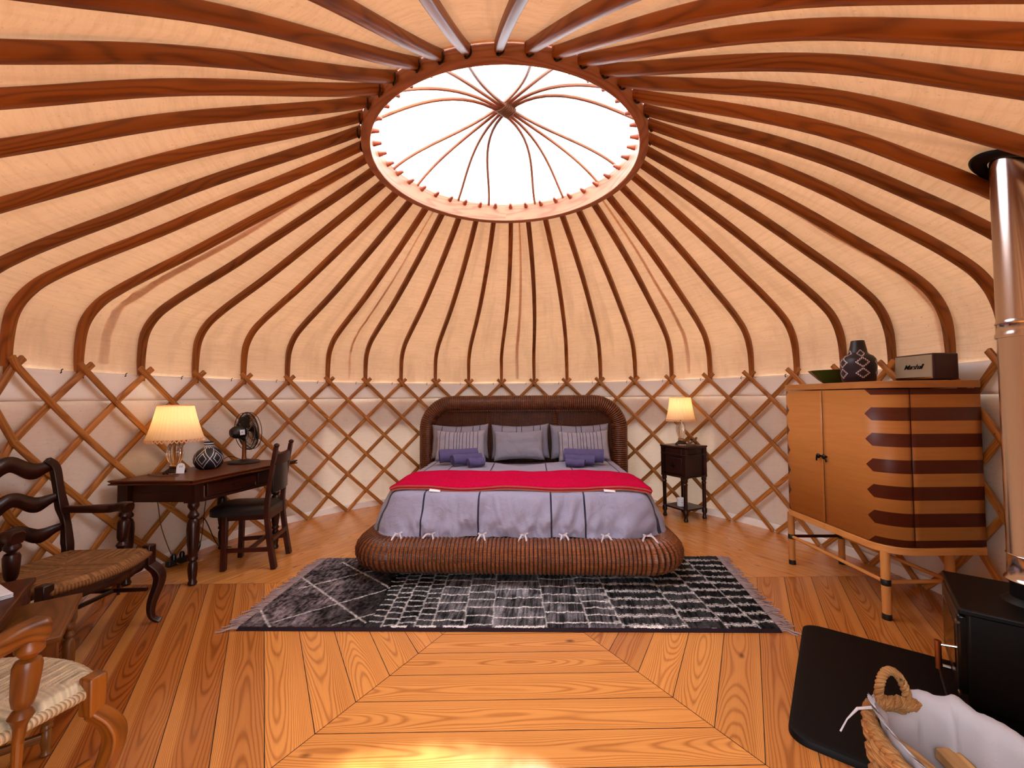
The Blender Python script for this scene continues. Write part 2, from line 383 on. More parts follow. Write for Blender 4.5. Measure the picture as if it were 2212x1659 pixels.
# ------------------------------------------------------------------ mesh builder
class G:
    def __init__(self): self.v = []; self.f = []; self.uv = []; self.mi = []; self.cur = 0
    def add(self, vs, fs, uvs=None):
        b = len(self.v); self.v += [tuple(p) for p in vs]
        for i, f in enumerate(fs):
            self.f.append([b+j for j in f]); self.mi.append(self.cur)
            self.uv.append(uvs[i] if uvs else [(vs[j][0], vs[j][1]) for j in f])
        return self
    def box(self, c, s, m=None):
        """box at centre c with size s; grain along the longest side"""
        x, y, z = (a/2 for a in s)
        P = [Vector((i*x, j*y, k*z)) for k in (-1, 1) for j in (-1, 1) for i in (-1, 1)]
        F = [(0, 2, 3, 1), (4, 5, 7, 6), (0, 1, 5, 4), (2, 6, 7, 3), (0, 4, 6, 2), (1, 3, 7, 5)]
        ax = max(range(3), key=lambda i: s[i])
        ot = [i for i in range(3) if i != ax]
        uvs = []
        for f in F:
            n = (P[f[1]]-P[f[0]]).cross(P[f[2]]-P[f[0]]); na = max(range(3), key=lambda i: abs(n[i]))
            a, b = (ax, [i for i in range(3) if i not in (ax, na)][0]) if na != ax else (ot[0], ot[1])
            uvs.append([(P[j][a], P[j][b] + na*.31) for j in f])
        c = Vector(c)
        Q = [(m @ p if m else p) + c for p in P]
        return self.add(Q, F, uvs)
    def beam(self, a, b, w, h, up=(0, 0, 1)):
        """rectangular bar from a to b, w sideways and h along up"""
        a, b = Vector(a), Vector(b); d = (b-a); L = d.length; d.normalize()
        up = Vector(up); s = d.cross(up); s.normalize(); u = s.cross(d)
        m = Matrix((d, s, u)).transposed()
        return self.box((a+b)/2, (L, w, h), m)
    def sweep(self, path, sec, up=(0, 0, 1), closed_sec=True, caps=True, scale=None, frames=None, loop=False):
        path = [Vector(p) for p in path]; n = len(path); ns = len(sec)
        vs, L = [], [0.0]
        for i in range(1, n): L.append(L[-1] + (path[i]-path[i-1]).length)
        pl = [0.0]
        for j in range(ns): pl.append(pl[-1] + (Vector(sec[(j+1) % ns])-Vector(sec[j])).length)
        for i in range(n):
            if loop: t = path[(i+1) % n]-path[i-1]
            else: t = path[min(i+1, n-1)]-path[max(i-1, 0)]
            t.normalize()
            uu = Vector(frames[i]) if frames else Vector(up)
            s = t.cross(uu)
            if s.length < 1e-5: s = t.cross(Vector((1, 0, 0)))
            s.normalize(); w = s.cross(t)
            k = scale[i] if scale else 1.0
            kk = k if isinstance(k, tuple) else (k, k)
            for (a, b) in sec: vs.append(path[i] + s*(a*kk[0]) + w*(b*kk[1]))
        fs, uvs = [], []
        for i in range(n if loop else n-1):
            i2 = (i+1) % n
            for j in range(ns if closed_sec else ns-1):
                j2 = (j+1) % ns
                fs.append((i*ns+j, i*ns+j2, i2*ns+j2, i2*ns+j))
                l2 = L[i2] if i2 else L[-1] + .01
                uvs.append([(L[i], pl[j]), (L[i], pl[j+1]), (l2, pl[j+1]), (l2, pl[j])])
        if caps and closed_sec and not loop:
            fs.append(tuple(range(ns))[::-1]); uvs.append([(p[0], p[1]) for p in sec][::-1])
            fs.append(tuple((n-1)*ns+j for j in range(ns))); uvs.append([(p[0], p[1]) for p in sec])
        return self.add(vs, fs, uvs)
    def tube(self, path, r, n=8, caps=True, up=(0, 0, 1), loop=False):
        rr = r if isinstance(r, (list, tuple)) else None
        sec = [(math.cos(2*PI*j/n), math.sin(2*PI*j/n)) for j in range(n)]
        if rr is None: sec = [(a*r, b*r) for a, b in sec]
        return self.sweep(path, sec, up, True, caps, list(rr) if rr else None, None, loop)
    def lathe(self, prof, n=24, o=(0, 0, 0), m=None, amp=None, full_uv=False):
        """prof = [(r, z)] around z"""
        o = Vector(o); vs = []; k = len(prof); L = [0.0]
        for i in range(1, k): L.append(L[-1]+math.hypot(prof[i][0]-prof[i-1][0], prof[i][1]-prof[i-1][1]))
        for i, (r, z) in enumerate(prof):
            for j in range(n):
                a = 2*PI*j/n; q = r*(amp(j, n, i) if amp else 1.0)
                p = Vector((q*math.cos(a), q*math.sin(a), z)); vs.append((m @ p if m else p) + o)
        fs, uvs = [], []
        for i in range(k-1):
            for j in range(n):
                j2 = (j+1) % n
                fs.append((i*n+j, i*n+j2, (i+1)*n+j2, (i+1)*n+j))
                if full_uv: uvs.append([(j/n, prof[i][1]), ((j+1)/n, prof[i][1]), ((j+1)/n, prof[i+1][1]), (j/n, prof[i+1][1])])
                else:
                    c = .12
                    uvs.append([(L[i], j/n*c), (L[i], (j+1)/n*c), (L[i+1], (j+1)/n*c), (L[i+1], j/n*c)])
        if prof[0][0] > 1e-4: fs.append(tuple(range(n))[::-1]); uvs.append([(vs[j].x, 0) if full_uv else (vs[j].x, vs[j].y) for j in range(n)][::-1])
        if prof[-1][0] > 1e-4: fs.append(tuple((k-1)*n+j for j in range(n))); uvs.append([(vs[j].x, vs[j].y) for j in range(n)])
        return self.add(vs, fs, uvs)
    def between(self, a, b, prof, n=16):
        """turned piece from a to b; prof = [(r, share of the length)]"""
        a, b = Vector(a), Vector(b); d = b-a; L = d.length
        q = d.to_track_quat('Z', 'Y').to_matrix()
        return self.lathe([(r, t*L) for r, t in prof], n, a, q)
    def grid(self, P, uvf=None, wrap=False):
        """P[i][j] grid of points"""
        ni, nj = len(P), len(P[0]); vs = [p for row in P for p in row]
        fs, uvs = [], []
        for i in range(ni-1):
            for j in range(nj if wrap else nj-1):
                j2 = (j+1) % nj
                q = [(i, j), (i, j2), (i+1, j2), (i+1, j)]
                fs.append([a*nj+b for a, b in q])
                uvs.append([uvf(a, (j+1 if (wrap and b == 0 and j == nj-1) else b)) if uvf else (P[a][b][0], P[a][b][1]) for a, b in q])
        return self.add(vs, fs, uvs)
    def build(self, name, mat, parent=None, smooth=True, bevel=0, sub=0, sharp=35, solid=0, colattr=None):
        me = bpy.data.meshes.new(name)
        me.from_pydata([tuple(p) for p in self.v], [], self.f)
        uvl = me.uv_layers.new(name='UV')
        flat = np.array([c for fu in self.uv for c in fu], dtype=np.float32).ravel()
        uvl.data.foreach_set('uv', flat)
        for m in (mat if isinstance(mat, list) else [mat]): me.materials.append(m)
        if any(self.mi): me.polygons.foreach_set('material_index', self.mi)
        if colattr is not None:
            at = me.attributes.new(colattr[0], 'FLOAT_COLOR', colattr[1]); at.data.foreach_set('color', np.asarray(colattr[2], dtype=np.float32).ravel())
        if smooth:
            me.polygons.foreach_set('use_smooth', [True]*len(me.polygons))
            if sharp: me.set_sharp_from_angle(angle=R(sharp))
        me.update()
        ob = bpy.data.objects.new(name, me); COL.objects.link(ob)
        if parent is not None: ob.parent = parent
        if bevel:
            b = ob.modifiers.new('bevel', 'BEVEL'); b.width = bevel; b.segments = 2; b.limit_method = 'ANGLE'; b.angle_limit = R(40)
        if solid:
            b = ob.modifiers.new('solid', 'SOLIDIFY'); b.thickness = solid; b.offset = 0
        if sub:
            b = ob.modifiers.new('sub', 'SUBSURF'); b.levels = sub; b.render_levels = sub
        return ob

def tag(o, label=None, cat=None, group=None, kind=None):
    if label: o['label'] = label
    if cat: o['category'] = cat
    if group: o['group'] = group
    if kind: o['kind'] = kind
    return o
def thing(name, label, cat, loc=(0, 0, 0), rz=0.0, group=None):
    o = bpy.data.objects.new(name, None); COL.objects.link(o); o.empty_display_size = .1
    o.location = loc; o.rotation_euler = (0, 0, rz)
    return tag(o, label, cat, group)
def struct(o): return tag(o, kind='structure')
def copy_tree(o, parent=None):
    c = o.copy(); COL.objects.link(c); c.parent = parent
    for ch in list(o.children): copy_tree(ch, c)
    return c
def rot2(x, y, a): return (x*math.cos(a)-y*math.sin(a), x*math.sin(a)+y*math.cos(a))
def lerp(a, b, t): return a+(b-a)*t
def interp(x, xs, ys): return float(np.interp(x, xs, ys))
def bez(p0, p1, p2, p3, n):
    out = []
    for i in range(n+1):
        t = i/n; s = 1-t
        out.append(Vector(p0)*s**3+Vector(p1)*3*s*s*t+Vector(p2)*3*s*t*t+Vector(p3)*t**3)
    return out
def catmull(pts, k=6):
    P = [Vector(p) for p in pts]; P = [2*P[0]-P[1]]+P+[2*P[-1]-P[-2]]; out = []
    for i in range(1, len(P)-2):
        for j in range(k):
            t = j/k; a, b, c, d = P[i-1:i+3]
            out.append(.5*((2*b)+(c-a)*t+(2*a-5*b+4*c-d)*t*t+(3*b-a-3*c+d)*t**3))
    out.append(P[-2]); return out

# ================================================================== SETTING
RW = 2.80
TH0, TH1 = -1.489, 2.763          # azimuth of the middle pole at the wall and at the ring
H_TOP = 1.495
def az(a, r, z): return Vector((r*math.sin(R(a)), r*math.cos(R(a)), z))
# the pole feet are spaced a little unevenly towards the door; (even bearing, built bearing)
WX = [-190, -172.5, -163.5, -154.5, -145.5, -136.5, -127.5, -118.5, -109.5, -100.5, 70.5, 79.5, 88.5, 97.5, 106.5, 115.5, 124.5, 133.5, 142.5, 151.5, 160.5, 169.5, 178.5, 190]
WY = [-186, -172, -158, -147, -139, -132.4, -124.5, -114.9, -105.6, -100.2, 70.1, 78.5, 86.3, 94.6, 101.5, 107.8, 112.8, 121.2, 130, 136.5, 141.5, 150, 168, 174]
def warp(a): return float(np.interp(a, WX, WY))
RING_AZ = {12: 112, 13: 122, 14: 132, 15: 141.1, 16: 148.8, 17: 157, 18: 165.3, 19: 173.4, 20: 181.8, -12: -107, -13: -117.5, -14: -127.6, -15: -136.1, -16: -143.8, -17: -153.3, -18: -161.1, -19: -169.2}
def ring_az(i): return RING_AZ.get(i, TH1+9*i)

def clip_poly(poly, p, n):
    """keep the side where (q-p).n >= 0"""
    out = []
    for i in range(len(poly)):
        a, b = poly[i], poly[(i+1) % len(poly)]
        da, db = (a-p).dot(n), (b-p).dot(n)
        if da >= 0: out.append(a)
        if (da >= 0) != (db >= 0): out.append(a+(b-a)*(da/(da-db)))
    return out
def build_floor():
    g = G(); cols = []
    hub = Vector((.025, .18)); w = .169; rnd = random.Random(3)
    disc = [Vector((2.9*math.cos(R(a)), 2.9*math.sin(R(a)))) for a in range(0, 360, 4)]
    for k in range(6):
        ang = R(-90+60*k); b = Vector((math.cos(ang), math.sin(ang))); t = Vector((-b.y, b.x))
        for j in range(0, 20):
            lo, hi = j*w+.0016, (j+1)*w-.0016
            big = 4.0
            poly = [hub+b*lo-t*big, hub+b*hi-t*big, hub+b*hi+t*big, hub+b*lo+t*big]
            for s in (-1, 1):
                e = Vector((math.cos(ang+s*R(30)), math.sin(ang+s*R(30)))); nn = Vector((-e.y, e.x))*(-s)
                poly = clip_poly(poly, hub+nn*.0016, nn)
            for i in range(len(disc)):
                if len(poly) < 3: break
                a, c = disc[i], disc[(i+1) % len(disc)]
                poly = clip_poly(poly, a, Vector((-(c-a).y, (c-a).x)))
            if len(poly) < 3: continue
            u0 = rnd.random()*3
            vs = [(p.x, p.y, 0) for p in poly]
            g.add(vs, [tuple(range(len(vs)))], [[((p-hub).dot(t)+u0, (p-hub).dot(b)-lo-w/2) for p in poly]])
            r1, r2 = rnd.random(), rnd.random()
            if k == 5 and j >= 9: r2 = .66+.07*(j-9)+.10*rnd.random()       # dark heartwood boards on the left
            elif k == 5 or k == 0: r2 *= .55
            elif k == 1: r2 = (.66, .72, .25, .55)[j % 4] if j < 9 else .74
            else: r2 *= .62
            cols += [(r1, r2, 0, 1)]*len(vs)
    # boards' under side: slab the planks lie on
    g.cur = 1
    n0 = len(g.v)
    g.lathe([(2.92, -.16), (2.92, -.003), (0.0, -.003)], 90)
    cols += [(0, 0, 0, 1)]*(len(g.v)-n0)
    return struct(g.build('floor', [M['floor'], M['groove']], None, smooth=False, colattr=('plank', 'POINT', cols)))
build_floor()
g = G(); g.lathe([(40, -.22), (0, -.22)], 48)
struct(g.build('ground', M['ground'], smooth=False))

# roof line as (radius, height) of the poles' lower face
PROF = [(2.80, 1.45), (2.803, 1.62), (2.778, 1.80), (2.695, 1.935), (2.56, 2.04), (2.37, 2.155), (2.11, 2.303), (1.74, 2.525), (1.38, 2.735), (1.05, 2.925), (.925, 2.997)]
PATH = catmull([(r, 0, z) for r, z in PROF], 5)
def offset_profile(d):
    out = []
    for i, p in enumerate(PATH):
        t = PATH[min(i+1, len(PATH)-1)]-PATH[max(i-1, 0)]; t.normalize()
        nn = Vector((t.z, 0, -t.x))
        if nn.x < 0 and nn.z < 0: nn = -nn
        out.append((p.x+nn.x*d, p.z+nn.z*d))
    return out
def dip(a, r):
    k = min(1, max(0, (abs(((a+180) % 360)-180)-75)/65)); q = min(1, max(0, (2.0-r)/1.0))
    return -.072*(k*k*(3-2*k))*(q*q*(3-2*q))
def twist(r): return (TH1-TH0)*min(1, max(0, (2.80-r)/(2.80-.925)))

def build_ceiling():
    g = G(); prof = offset_profile(.052)
    prof = [(2.866, 1.462)] + [p for p in prof if p[1] > 1.47] + [(.945, 3.036)]
    NA = 400
    def pt(i, a, extra=0.0):
        r, z = prof[i]
        f = ((a-TH0)/9.0) % 1.0
        bil = (.5-.5*math.cos(2*PI*f))
        p = az(a+twist(r), r, z)
        k = min(1, max(0, (r-.95)/.5))
        nz = noise.noise(p*1.7)*.018 + noise.noise(Vector((a*.55, z*1.6, 1.3)))*.012*k
        bend = math.exp(-((z-1.95)/.22)**2)
        nz += bend*.034*noise.noise(Vector((a*.35, z*14, 5.1)))
        rr = r + (.016*bil*k + nz*k*bil)*.75 + extra*.7
        zz = z + (.016*bil*k + nz*k*bil)*.6 + extra*.7
        return az(a+twist(r), rr, zz+dip(a+twist(r), r))
    P = [[pt(i, TH0+360*j/NA) for j in range(NA)] for i in range(len(prof))]
    g.grid(P, lambda i, j: (j/NA*17.0, prof[i][1]), wrap=True)
    rnd = random.Random(11)
    for k in range(9):          # sewn seams: a second strip of cloth on the outside
        a0 = TH0+45*k-90+rnd.uniform(3, 6); wd = rnd.choice([.12, .18, .28])
        if 125 < (a0 % 360) < 235: continue
        P = [[pt(i, a0+wd*(j-2), .006) for j in range(4)] for i in range(3, len(prof)-2)]
        g.grid(P, lambda i, j: (j*.02, i*.05))
    return struct(g.build('ceiling', M['canvas'], sharp=60))
build_ceiling()

DOOR = 14.0
def build_wall(name, a0, a1, double_from=None, double_to=None):
    g = G(); nz = 20
    n = int((a1-a0)/.8)
    def pt(a, z, r):
        p = az(a, r, z)
        d = .007*noise.noise(Vector((a*.14, z*2.0, 2.0)))+.004*noise.noise(Vector((a*.5, z*.9, 9.0)))
        return az(a, r+d, z)
    P = [[pt(lerp(a0, a1, j/n), 1.335*i/nz, 2.842) for j in range(n+1)] for i in range(nz+1)]
    g.grid(P, lambda i, j: (lerp(a0, a1, j/n)*.049, 1.335*i/nz))
    # roof skirt hanging outside over the upper half
    P = [[pt(lerp(a0, a1, j/n), .98+.34*i/6, 2.885-.008*i/6) for j in range(n+1)] for i in range(7)]
    g.grid(P)
    if double_from is not None:
        m = int(abs(double_to-double_from)/2)
        P = [[pt(lerp(double_from, double_to, j/m), 1.05*i/6, 2.868) for j in range(m+1)] for i in range(7)]
        g.grid(P)
    return struct(g.build(name, M['wallcanvas'], sharp=60))
build_wall('wall_left', -180+DOOR, -46, -180+DOOR, -47)
build_wall('wall_back', -46, 52)
build_wall('wall_right', 52, 180-DOOR, 52.2, 180-DOOR)

def build_valance():
    g = G(); a0, a1 = -180+DOOR, 180-DOOR; n = 420; nz = 8
    P = [[az(lerp(a0, a1, j/n), 2.826+.004*noise.noise(Vector((lerp(a0, a1, j/n)*.25, i*1.1, 3)))+(.004 if i == 0 else 0), 1.300+.195*i/nz) for j in range(n+1)] for i in range(nz+1)]
    g.grid(P, lambda i, j: (j*.04, i*.02))
    o = struct(g.build('trim_1', M['valance'], sharp=60, solid=.004))
    hk = None
    for i in range(-17, 18):
        a = TH0+9*i-2.4
        if hk is None:
            g = G(); g.tube([(0, 0, -.012), (0, -.006, -.006), (0, -.006, .008), (.010, -.005, .014)], .0035, 6)
            hk = g.build('hook', M['plastic'], o); h = hk
        else:
            h = hk.copy(); COL.objects.link(h)
        h.location = az(a, 2.813, 1.488); h.rotation_euler = (0, 0, -R(a))
build_valance()
def build_base(name, a0, a1):
    g = G(); n = int((a1-a0)/1.5)
    path = [az(lerp(a0, a1, j/n), 2.822, .035) for j in range(n+1)]
    g.sweep(path, [(-.008, -.035), (.008, -.035), (.008, .03), (.002, .035), (-.008, .035)])
    struct(g.build(name, M['valance'], bevel=0))
build_base('baseboard_left', -180+DOOR, -46); build_base('baseboard_back', -46, 52); build_base('baseboard_right', 52, 180-DOOR)

# door opening behind the camera
def build_door():
    g = G()
    for s in (-1, 1):
        p = az(180+s*DOOR, 2.83, 0); g.box((p.x, p.y, .85), (.07, .10, 1.70))
    g.box((0, -2.83*math.cos(R(DOOR)), 1.74), (1.50, .10, .08))
    struct(g.build('door_1', M['stick'], bevel=.004))
build_door()

# lattice: crossed sticks, one thing
def build_lattice():
    t = thing('lattice', 'honey brown crossed wooden lattice standing all round against the canvas wall', 'lattice', (0, 0, 0))
    rate = 4.5/.2136
    def stick(i, s):
        pts, fr = [], []
        r = 2.772 if s > 0 else 2.788
        zz = np.linspace(1.548, .012, 30)
        for z in zz:
            a = warp(TH0+9*i+s*rate*(H_TOP-z))
            if abs(a) > 180-DOOR-.5: continue
            pts.append(az(a, r, z)); fr.append(az(a, -1, 0))
        if len(pts) < 3: return
        g = G(); w, h = .019, .008
        rnd = random.Random(i*7+s)
        g.sweep(pts, [(-w, -h), (w, -h), (w, h*.6), (w*.75, h), (-w*.75, h), (-w, h*.6)], frames=fr)
        if s > 0:
            g.cur = 1
            for k in range(1, 8):
                z = H_TOP-.2136*k+.012
                a = warp(TH0+9*i+rate*(H_TOP-z))
                if z < .02 or abs(a) > 180-DOOR-1: continue
                c = az(a, r-.0075, z); m = (-az(a, 1, 0)).to_track_quat('Z', 'Y').to_matrix()
                g.lathe([(.0042, 0), (.0036, .002), (.0, .0035)], 8, c, m)
        g.build('lattice_stick', [M['stick'], M['steel']], t, sharp=50)
    for i in range(-21, 22):
        for s in (1, -1):
            stick(i, s)
build_lattice()

# roof poles
ORD = ['', 'first', 'second', 'third', 'fourth', 'fifth', 'sixth', 'seventh', 'eighth', 'ninth', 'tenth', 'eleventh', 'twelfth', 'thirteenth', 'fourteenth', 'fifteenth', 'sixteenth', 'seventeenth', 'eighteenth', 'nineteenth']
def build_poles():
    prof = [(r, z) for r, z in offset_profile(.022) if z > 1.40]
    w, h, c = .0212, .0250, .006
    sec = [(-w+c, -h), (w-c, -h), (w, -h+c), (w, h-c), (w-c, h), (-w+c, h), (-w, h-c), (-w, -h+c)]
    n = len(prof)
    sc = [(lerp(.80, 1.0, min(1, i/10.0))*lerp(1, .92, max(0, i-n+8)/8), lerp(.80, 1.0, min(1, i/10.0))) for i in range(n)]
    for i in range(-19, 21):
        a0, a1 = warp(TH0+9*i), ring_az(i)
        foot = az(a0, prof[0][0], prof[0][1])
        def bearing(r): return lerp(a0, a1, min(1, max(0, (2.80-r)/(2.80-.925))))
        path = [az(bearing(r), r, z+dip(bearing(r), r))-foot for r, z in prof]; fr = []
        for k, p in enumerate(path):
            t = path[min(k+1, n-1)]-path[max(k-1, 0)]
            rad = Vector((p.x+foot.x, p.y+foot.y, 0)); rad.normalize()
            side = rad.cross(Vector((0, 0, 1))); nn = side.cross(t); nn.normalize()
            if nn.dot(rad+Vector((0, 0, 1))) < 0: nn = -nn
            fr.append(nn)
        g = G(); g.sweep(path, sec, frames=fr, scale=sc)
        o = g.build('roof_pole', M['pole'], sharp=50); o.location = foot
        g = G(); e = path[-1]; inn = Vector((-math.sin(R(a1)), -math.cos(R(a1)), .12)).normalized()
        g.between(e-inn*.03, e+inn*.105, [(.019, 0), (.019, .58), (.018, .62), (.010, .98), (.007, 1.0)], 12)
        g.build('pole_peg', M['peg'], o)
        g = G(); sd = Vector((inn.y, -inn.x, 0)).normalized(); q = e-inn*.028+Vector((0, 0, -.026))
        g.tube(catmull([q+sd*.022+Vector((0, 0, .022)), q+sd*.024+Vector((0, 0, -.012)), q+inn*.008+Vector((0, 0, -.026)), q+inn*.014-sd*.008+Vector((0, 0, -.012))], 4), .0045, 6)
        g.build('iron_hook', M['plastic'], o)
        if i == 0: lab = 'brown curved roof pole rising above the middle of the wicker headboard'
        elif i == 20: lab = 'brown roof pole passing overhead, straight opposite the pole above the headboard'
        else: lab = 'brown curved roof pole, %s to the %s of the pole above the headboard middle' % (ORD[abs(i)], 'right' if i > 0 else 'left')
        tag(o, lab, 'roof pole', 'roof poles fanning from the crown ring')
build_poles()

def build_crown():
    g = G(); N = 120
    path = [az(360*j/N, .915, 2.973) for j in range(N)]
    g.sweep(path, [(-.028, -.075), (.028, -.075), (.028, .075), (-.028, .075)], loop=True)
    root = tag(g.build('crown_ring', M['ring'], bevel=.005), 'round wooden crown ring with pegs around the bright skylight', 'crown ring')
    def rod(a0, a1, lat, axis, zoff):
        ax = Vector((math.sin(R(axis)), math.cos(R(axis)), 0)); sd = Vector((ax.y, -ax.x, 0))
        p0, p1 = az(a0, .905, 3.03), az(a1, .905, 3.03)
        c = sd*lat+Vector((0, 0, 3.305+zoff))
        pts = []
        A = bez(p0, p0*.74+Vector((0, 0, .26*3.03+.155)), c+ax*.40, c, 14)
        B = bez(c, c-ax*.40, p1*.74+Vector((0, 0, .26*3.03+.155)), p1, 14)
        g = G(); g.tube(A[:-1]+B, .0115, 8)
        g.build('bent_rod', M['rod'], root)
    for a0, a1, l in ((-72, 170, -.036), (-54, 152, -.012), (-28, 126, .012), (-10, 108, .036)): rod(a0, a1, l, -41, .012)
    for a0, a1, l in ((17, -107, -.036), (34, -124, -.012), (57, -147, .012), (73, -163, .036)): rod(a0, a1, l, 45, -.008)
    g = G()
    for k in range(7):
        a = -.045+.015*k
        ax = Vector((math.sin(R(45)), math.cos(R(45)), 0)); sd = Vector((ax.y, -ax.x, 0))
        c = Vector((0, 0, 3.303))+ax*a
        g.tube([c+sd*.052*math.cos(2*PI*j/12)+Vector((0, 0, .026*math.sin(2*PI*j/12)))+ax*.006*math.cos(2*PI*j/12) for j in range(12)], .006, 6, up=(.7, .7, .1), loop=True)
    g.build('cord_lashing', M['knot'], root)
    # clear dome over the ring
    g = G(); prof = [(1.00, 3.075)] + [(1.0*math.cos(R(a)), 3.085+.28*math.sin(R(a))) for a in range(6, 90, 6)] + [(0.0, 3.366)]
    g.lathe(prof, 72)
    struct(g.build('window_1', M['clear']))
    g = G(); path = [az(360*j/N, .965, 3.085) for j in range(N)]
    g.tube(path, .006, 6, loop=True)
    struct(g.build('trim_2', M['steel']))
build_crown()

# ================================================================== RUG
def build_rug():
    fl, fr, bl, br = Vector((-1.535, -.435)), Vector((1.50, -.528)), Vector((-1.47, .60)), Vector((1.675, .545))
    NU, NV = 620, 210
    U, V = np.meshgrid(np.linspace(0, 1, NU), np.linspace(0, 1, NV))
    X = (1-V)*((1-U)*fl.x+U*fr.x)+V*((1-U)*bl.x+U*br.x)
    Y = (1-V)*((1-U)*fl.y+U*fr.y)+V*((1-U)*bl.y+U*br.y)
    rs = np.random.RandomState(5)
    def smooth_noise(nu, nv):
        a = rs.rand(nv+2, nu+2)
        x = np.linspace(0, nu, NU); y = np.linspace(0, nv, NV)
        xi, yi = x.astype(int), y.astype(int); fx, fy = (x-xi), (y-yi)
        fx = fx*fx*(3-2*fx); fy = fy*fy*(3-2*fy)
        a00 = a[yi][:, xi]; a01 = a[yi][:, xi+1]; a10 = a[yi+1][:, xi]; a11 = a[yi+1][:, xi+1]
        return (a00*(1-fx)+a01*fx)*(1-fy)[:, None]+(a10*(1-fx)+a11*fx)*fy[:, None]
    fine = rs.rand(NV, NU); n1 = smooth_noise(160, 40); n2 = smooth_noise(40, 14); n3 = smooth_noise(300, 26); n4 = smooth_noise(12, 5)
    streak = smooth_noise(280, 18)
    mot = .30*n1+.25*n2+.30*streak+.15*fine
    xs = [-9, -.806, -.72, -.634, -.53, -.434, -.257, -.087, .213, .453, .636, 1.0, 1.21, 1.388, 9]
    tone = [.0, .035, .045, .05, .06, .12, .13, .20, .17, .13, .055, .040, .030, .022]
    rowh = [.1, .066, .066, .066, .066, .105, .10, .12, .115, .085, .105, .11, .108, .10]
    ph = [0, .0, .033, .008, .04, .015, .06, .0, .05, .02, .07, .01, .06, .02]
    Xw = X+.010*(n2-.5)+.006*(n1-.5)
    ci = np.clip(np.searchsorted(np.array(xs), Xw)-1, 0, len(tone)-1)
    T = np.array(tone)[ci]; Hh = np.array(rowh)[ci]; Pp = np.array(ph)[ci]
    yy = (Y+.435+.03*(X+1.5))
    wav = .016*(smooth_noise(70, 8)-.5)+.010*(n1-.5)
    q = (yy+wav+Pp+5*Hh)/Hh; rowi = np.floor(q).astype(int); fr_ = q-rowi
    dline = np.minimum(fr_, 1-fr_)*Hh
    cell = (np.sin(rowi*12.9898+ci*78.233)*43758.5453) % 1.0
    sv = smooth_noise(420, 9); tone2 = T*(.45+.75*cell)*np.clip(.15+1.1*mot+1.5*(sv-.5)+.8*(n2-.5), .12, 3)*.90
    lines = np.clip(1-(dline-.0035)/.004, 0, 1)*np.where(X < -.434, .75, .95)*(.35+.9*n3)
    bx = np.min(np.abs(Xw[..., None]-np.array(xs[1:-1])), axis=-1)
    vl = np.clip(1-(bx-.0025)/.004, 0, 1)*np.where((X > -.75) & (X < 1.45), .55, .0)*(.3+.8*n1)
    right = X > .60
    lines2 = np.clip(1-(np.abs(dline-.016)-.002)/.004, 0, 1)*np.where(right, .55, 0)*(n3 > .45)
    L = np.clip(np.maximum(np.maximum(lines, vl), lines2), 0, 1)
    base = np.stack([tone2*1.03, tone2*.98, tone2*1.08], -1)
    # left field: plum grey with streaks and thin pale crossing lines
    left = X < -.806+.05*(n2-.5)
    grad = np.clip((-.80-X)/.75, 0, 1)
    tl = (.020+.19*grad*(.35+n4))*np.clip(.15+2.2*streak*n2+1.2*(smooth_noise(200, 60)-.5), .1, 3)
    lc = np.stack([tl*1.16, tl*.95, tl*1.02], -1)
    base = np.where(left[..., None], lc, base); L = np.where(left, 0, L)
    for (ax, ay), (bx_, by) in (((-1.52, .26), (-.82, -.40)), ((-1.62, -.11), (-1.34, -.44)), ((-1.42, .05), (-1.10, .28)), ((-1.36, -.38), (-.80, .03)), ((-1.30, .50), (-.82, .06)), ((-1.10, .28), (-.82, .42)), ((-1.0, -.42), (-.80, -.30))):
        dx, dy = bx_-ax, by-ay; LL = dx*dx+dy*dy
        t = np.clip(((X-ax)*dx+(Y-ay)*dy)/LL, 0, 1)
        d = np.hypot(X-(ax+t*dx), Y-(ay+t*dy))+.006*(n1-.5)
        L = np.where(left, np.maximum(L, np.clip(1-(d-.004)/.005, 0, 1)*.55*(.4+n3)), L)
    # white wool tufts at the front edge
    edge = (V < .030) & (V > .012) & ((np.abs(X+.62) < .045) | (np.abs(X+.455) < .045) | (np.abs(X+.30) < .07) | (np.abs(X-.06) < .14) | (np.abs(X-.78) < .085))
    L = np.where(edge, .95, L)
    white = np.array([.86, .83, .82])
    C = base*(1-L[..., None])+white*L[..., None]
    C *= (.55+.9*rs.rand(NV, NU))[..., None]
    binding = (V < .010) | (V > .990)
    C = np.where(binding[..., None], np.array([.022, .012, .016]), C)
    Z = .012+.010*mot+.004*rs.rand(NV, NU)-.003*L
    rim = np.minimum(np.minimum(U, 1-U)*3.1, np.minimum(V, 1-V)*1.05)
    Z = np.where(rim < .008, .009, Z); Z = np.where(rim < .0015, .001, Z)
    vs = np.stack([X, Y, Z], -1).reshape(-1, 3)
    idx = np.arange(NU*NV).reshape(NV, NU)
    F = np.stack([idx[:-1, :-1], idx[:-1, 1:], idx[1:, 1:], idx[1:, :-1]], -1).reshape(-1, 4)
    me = bpy.data.meshes.new('rug'); me.from_pydata(vs.tolist(), [], F.tolist()); me.materials.append(M['rug'])
    me.polygons.foreach_set('use_smooth', [True]*len(F))
    at = me.attributes.new('col', 'FLOAT_COLOR', 'POINT')
    at.data.foreach_set('color', np.concatenate([C.reshape(-1, 3), np.ones((NU*NV, 1))], 1).astype(np.float32).ravel())
    o = bpy.data.objects.new('rug', me); COL.objects.link(o)
    tag(o, 'dark grey patterned wool rug with fringed ends in front of the bed', 'rug')
    rnd = random.Random(2)
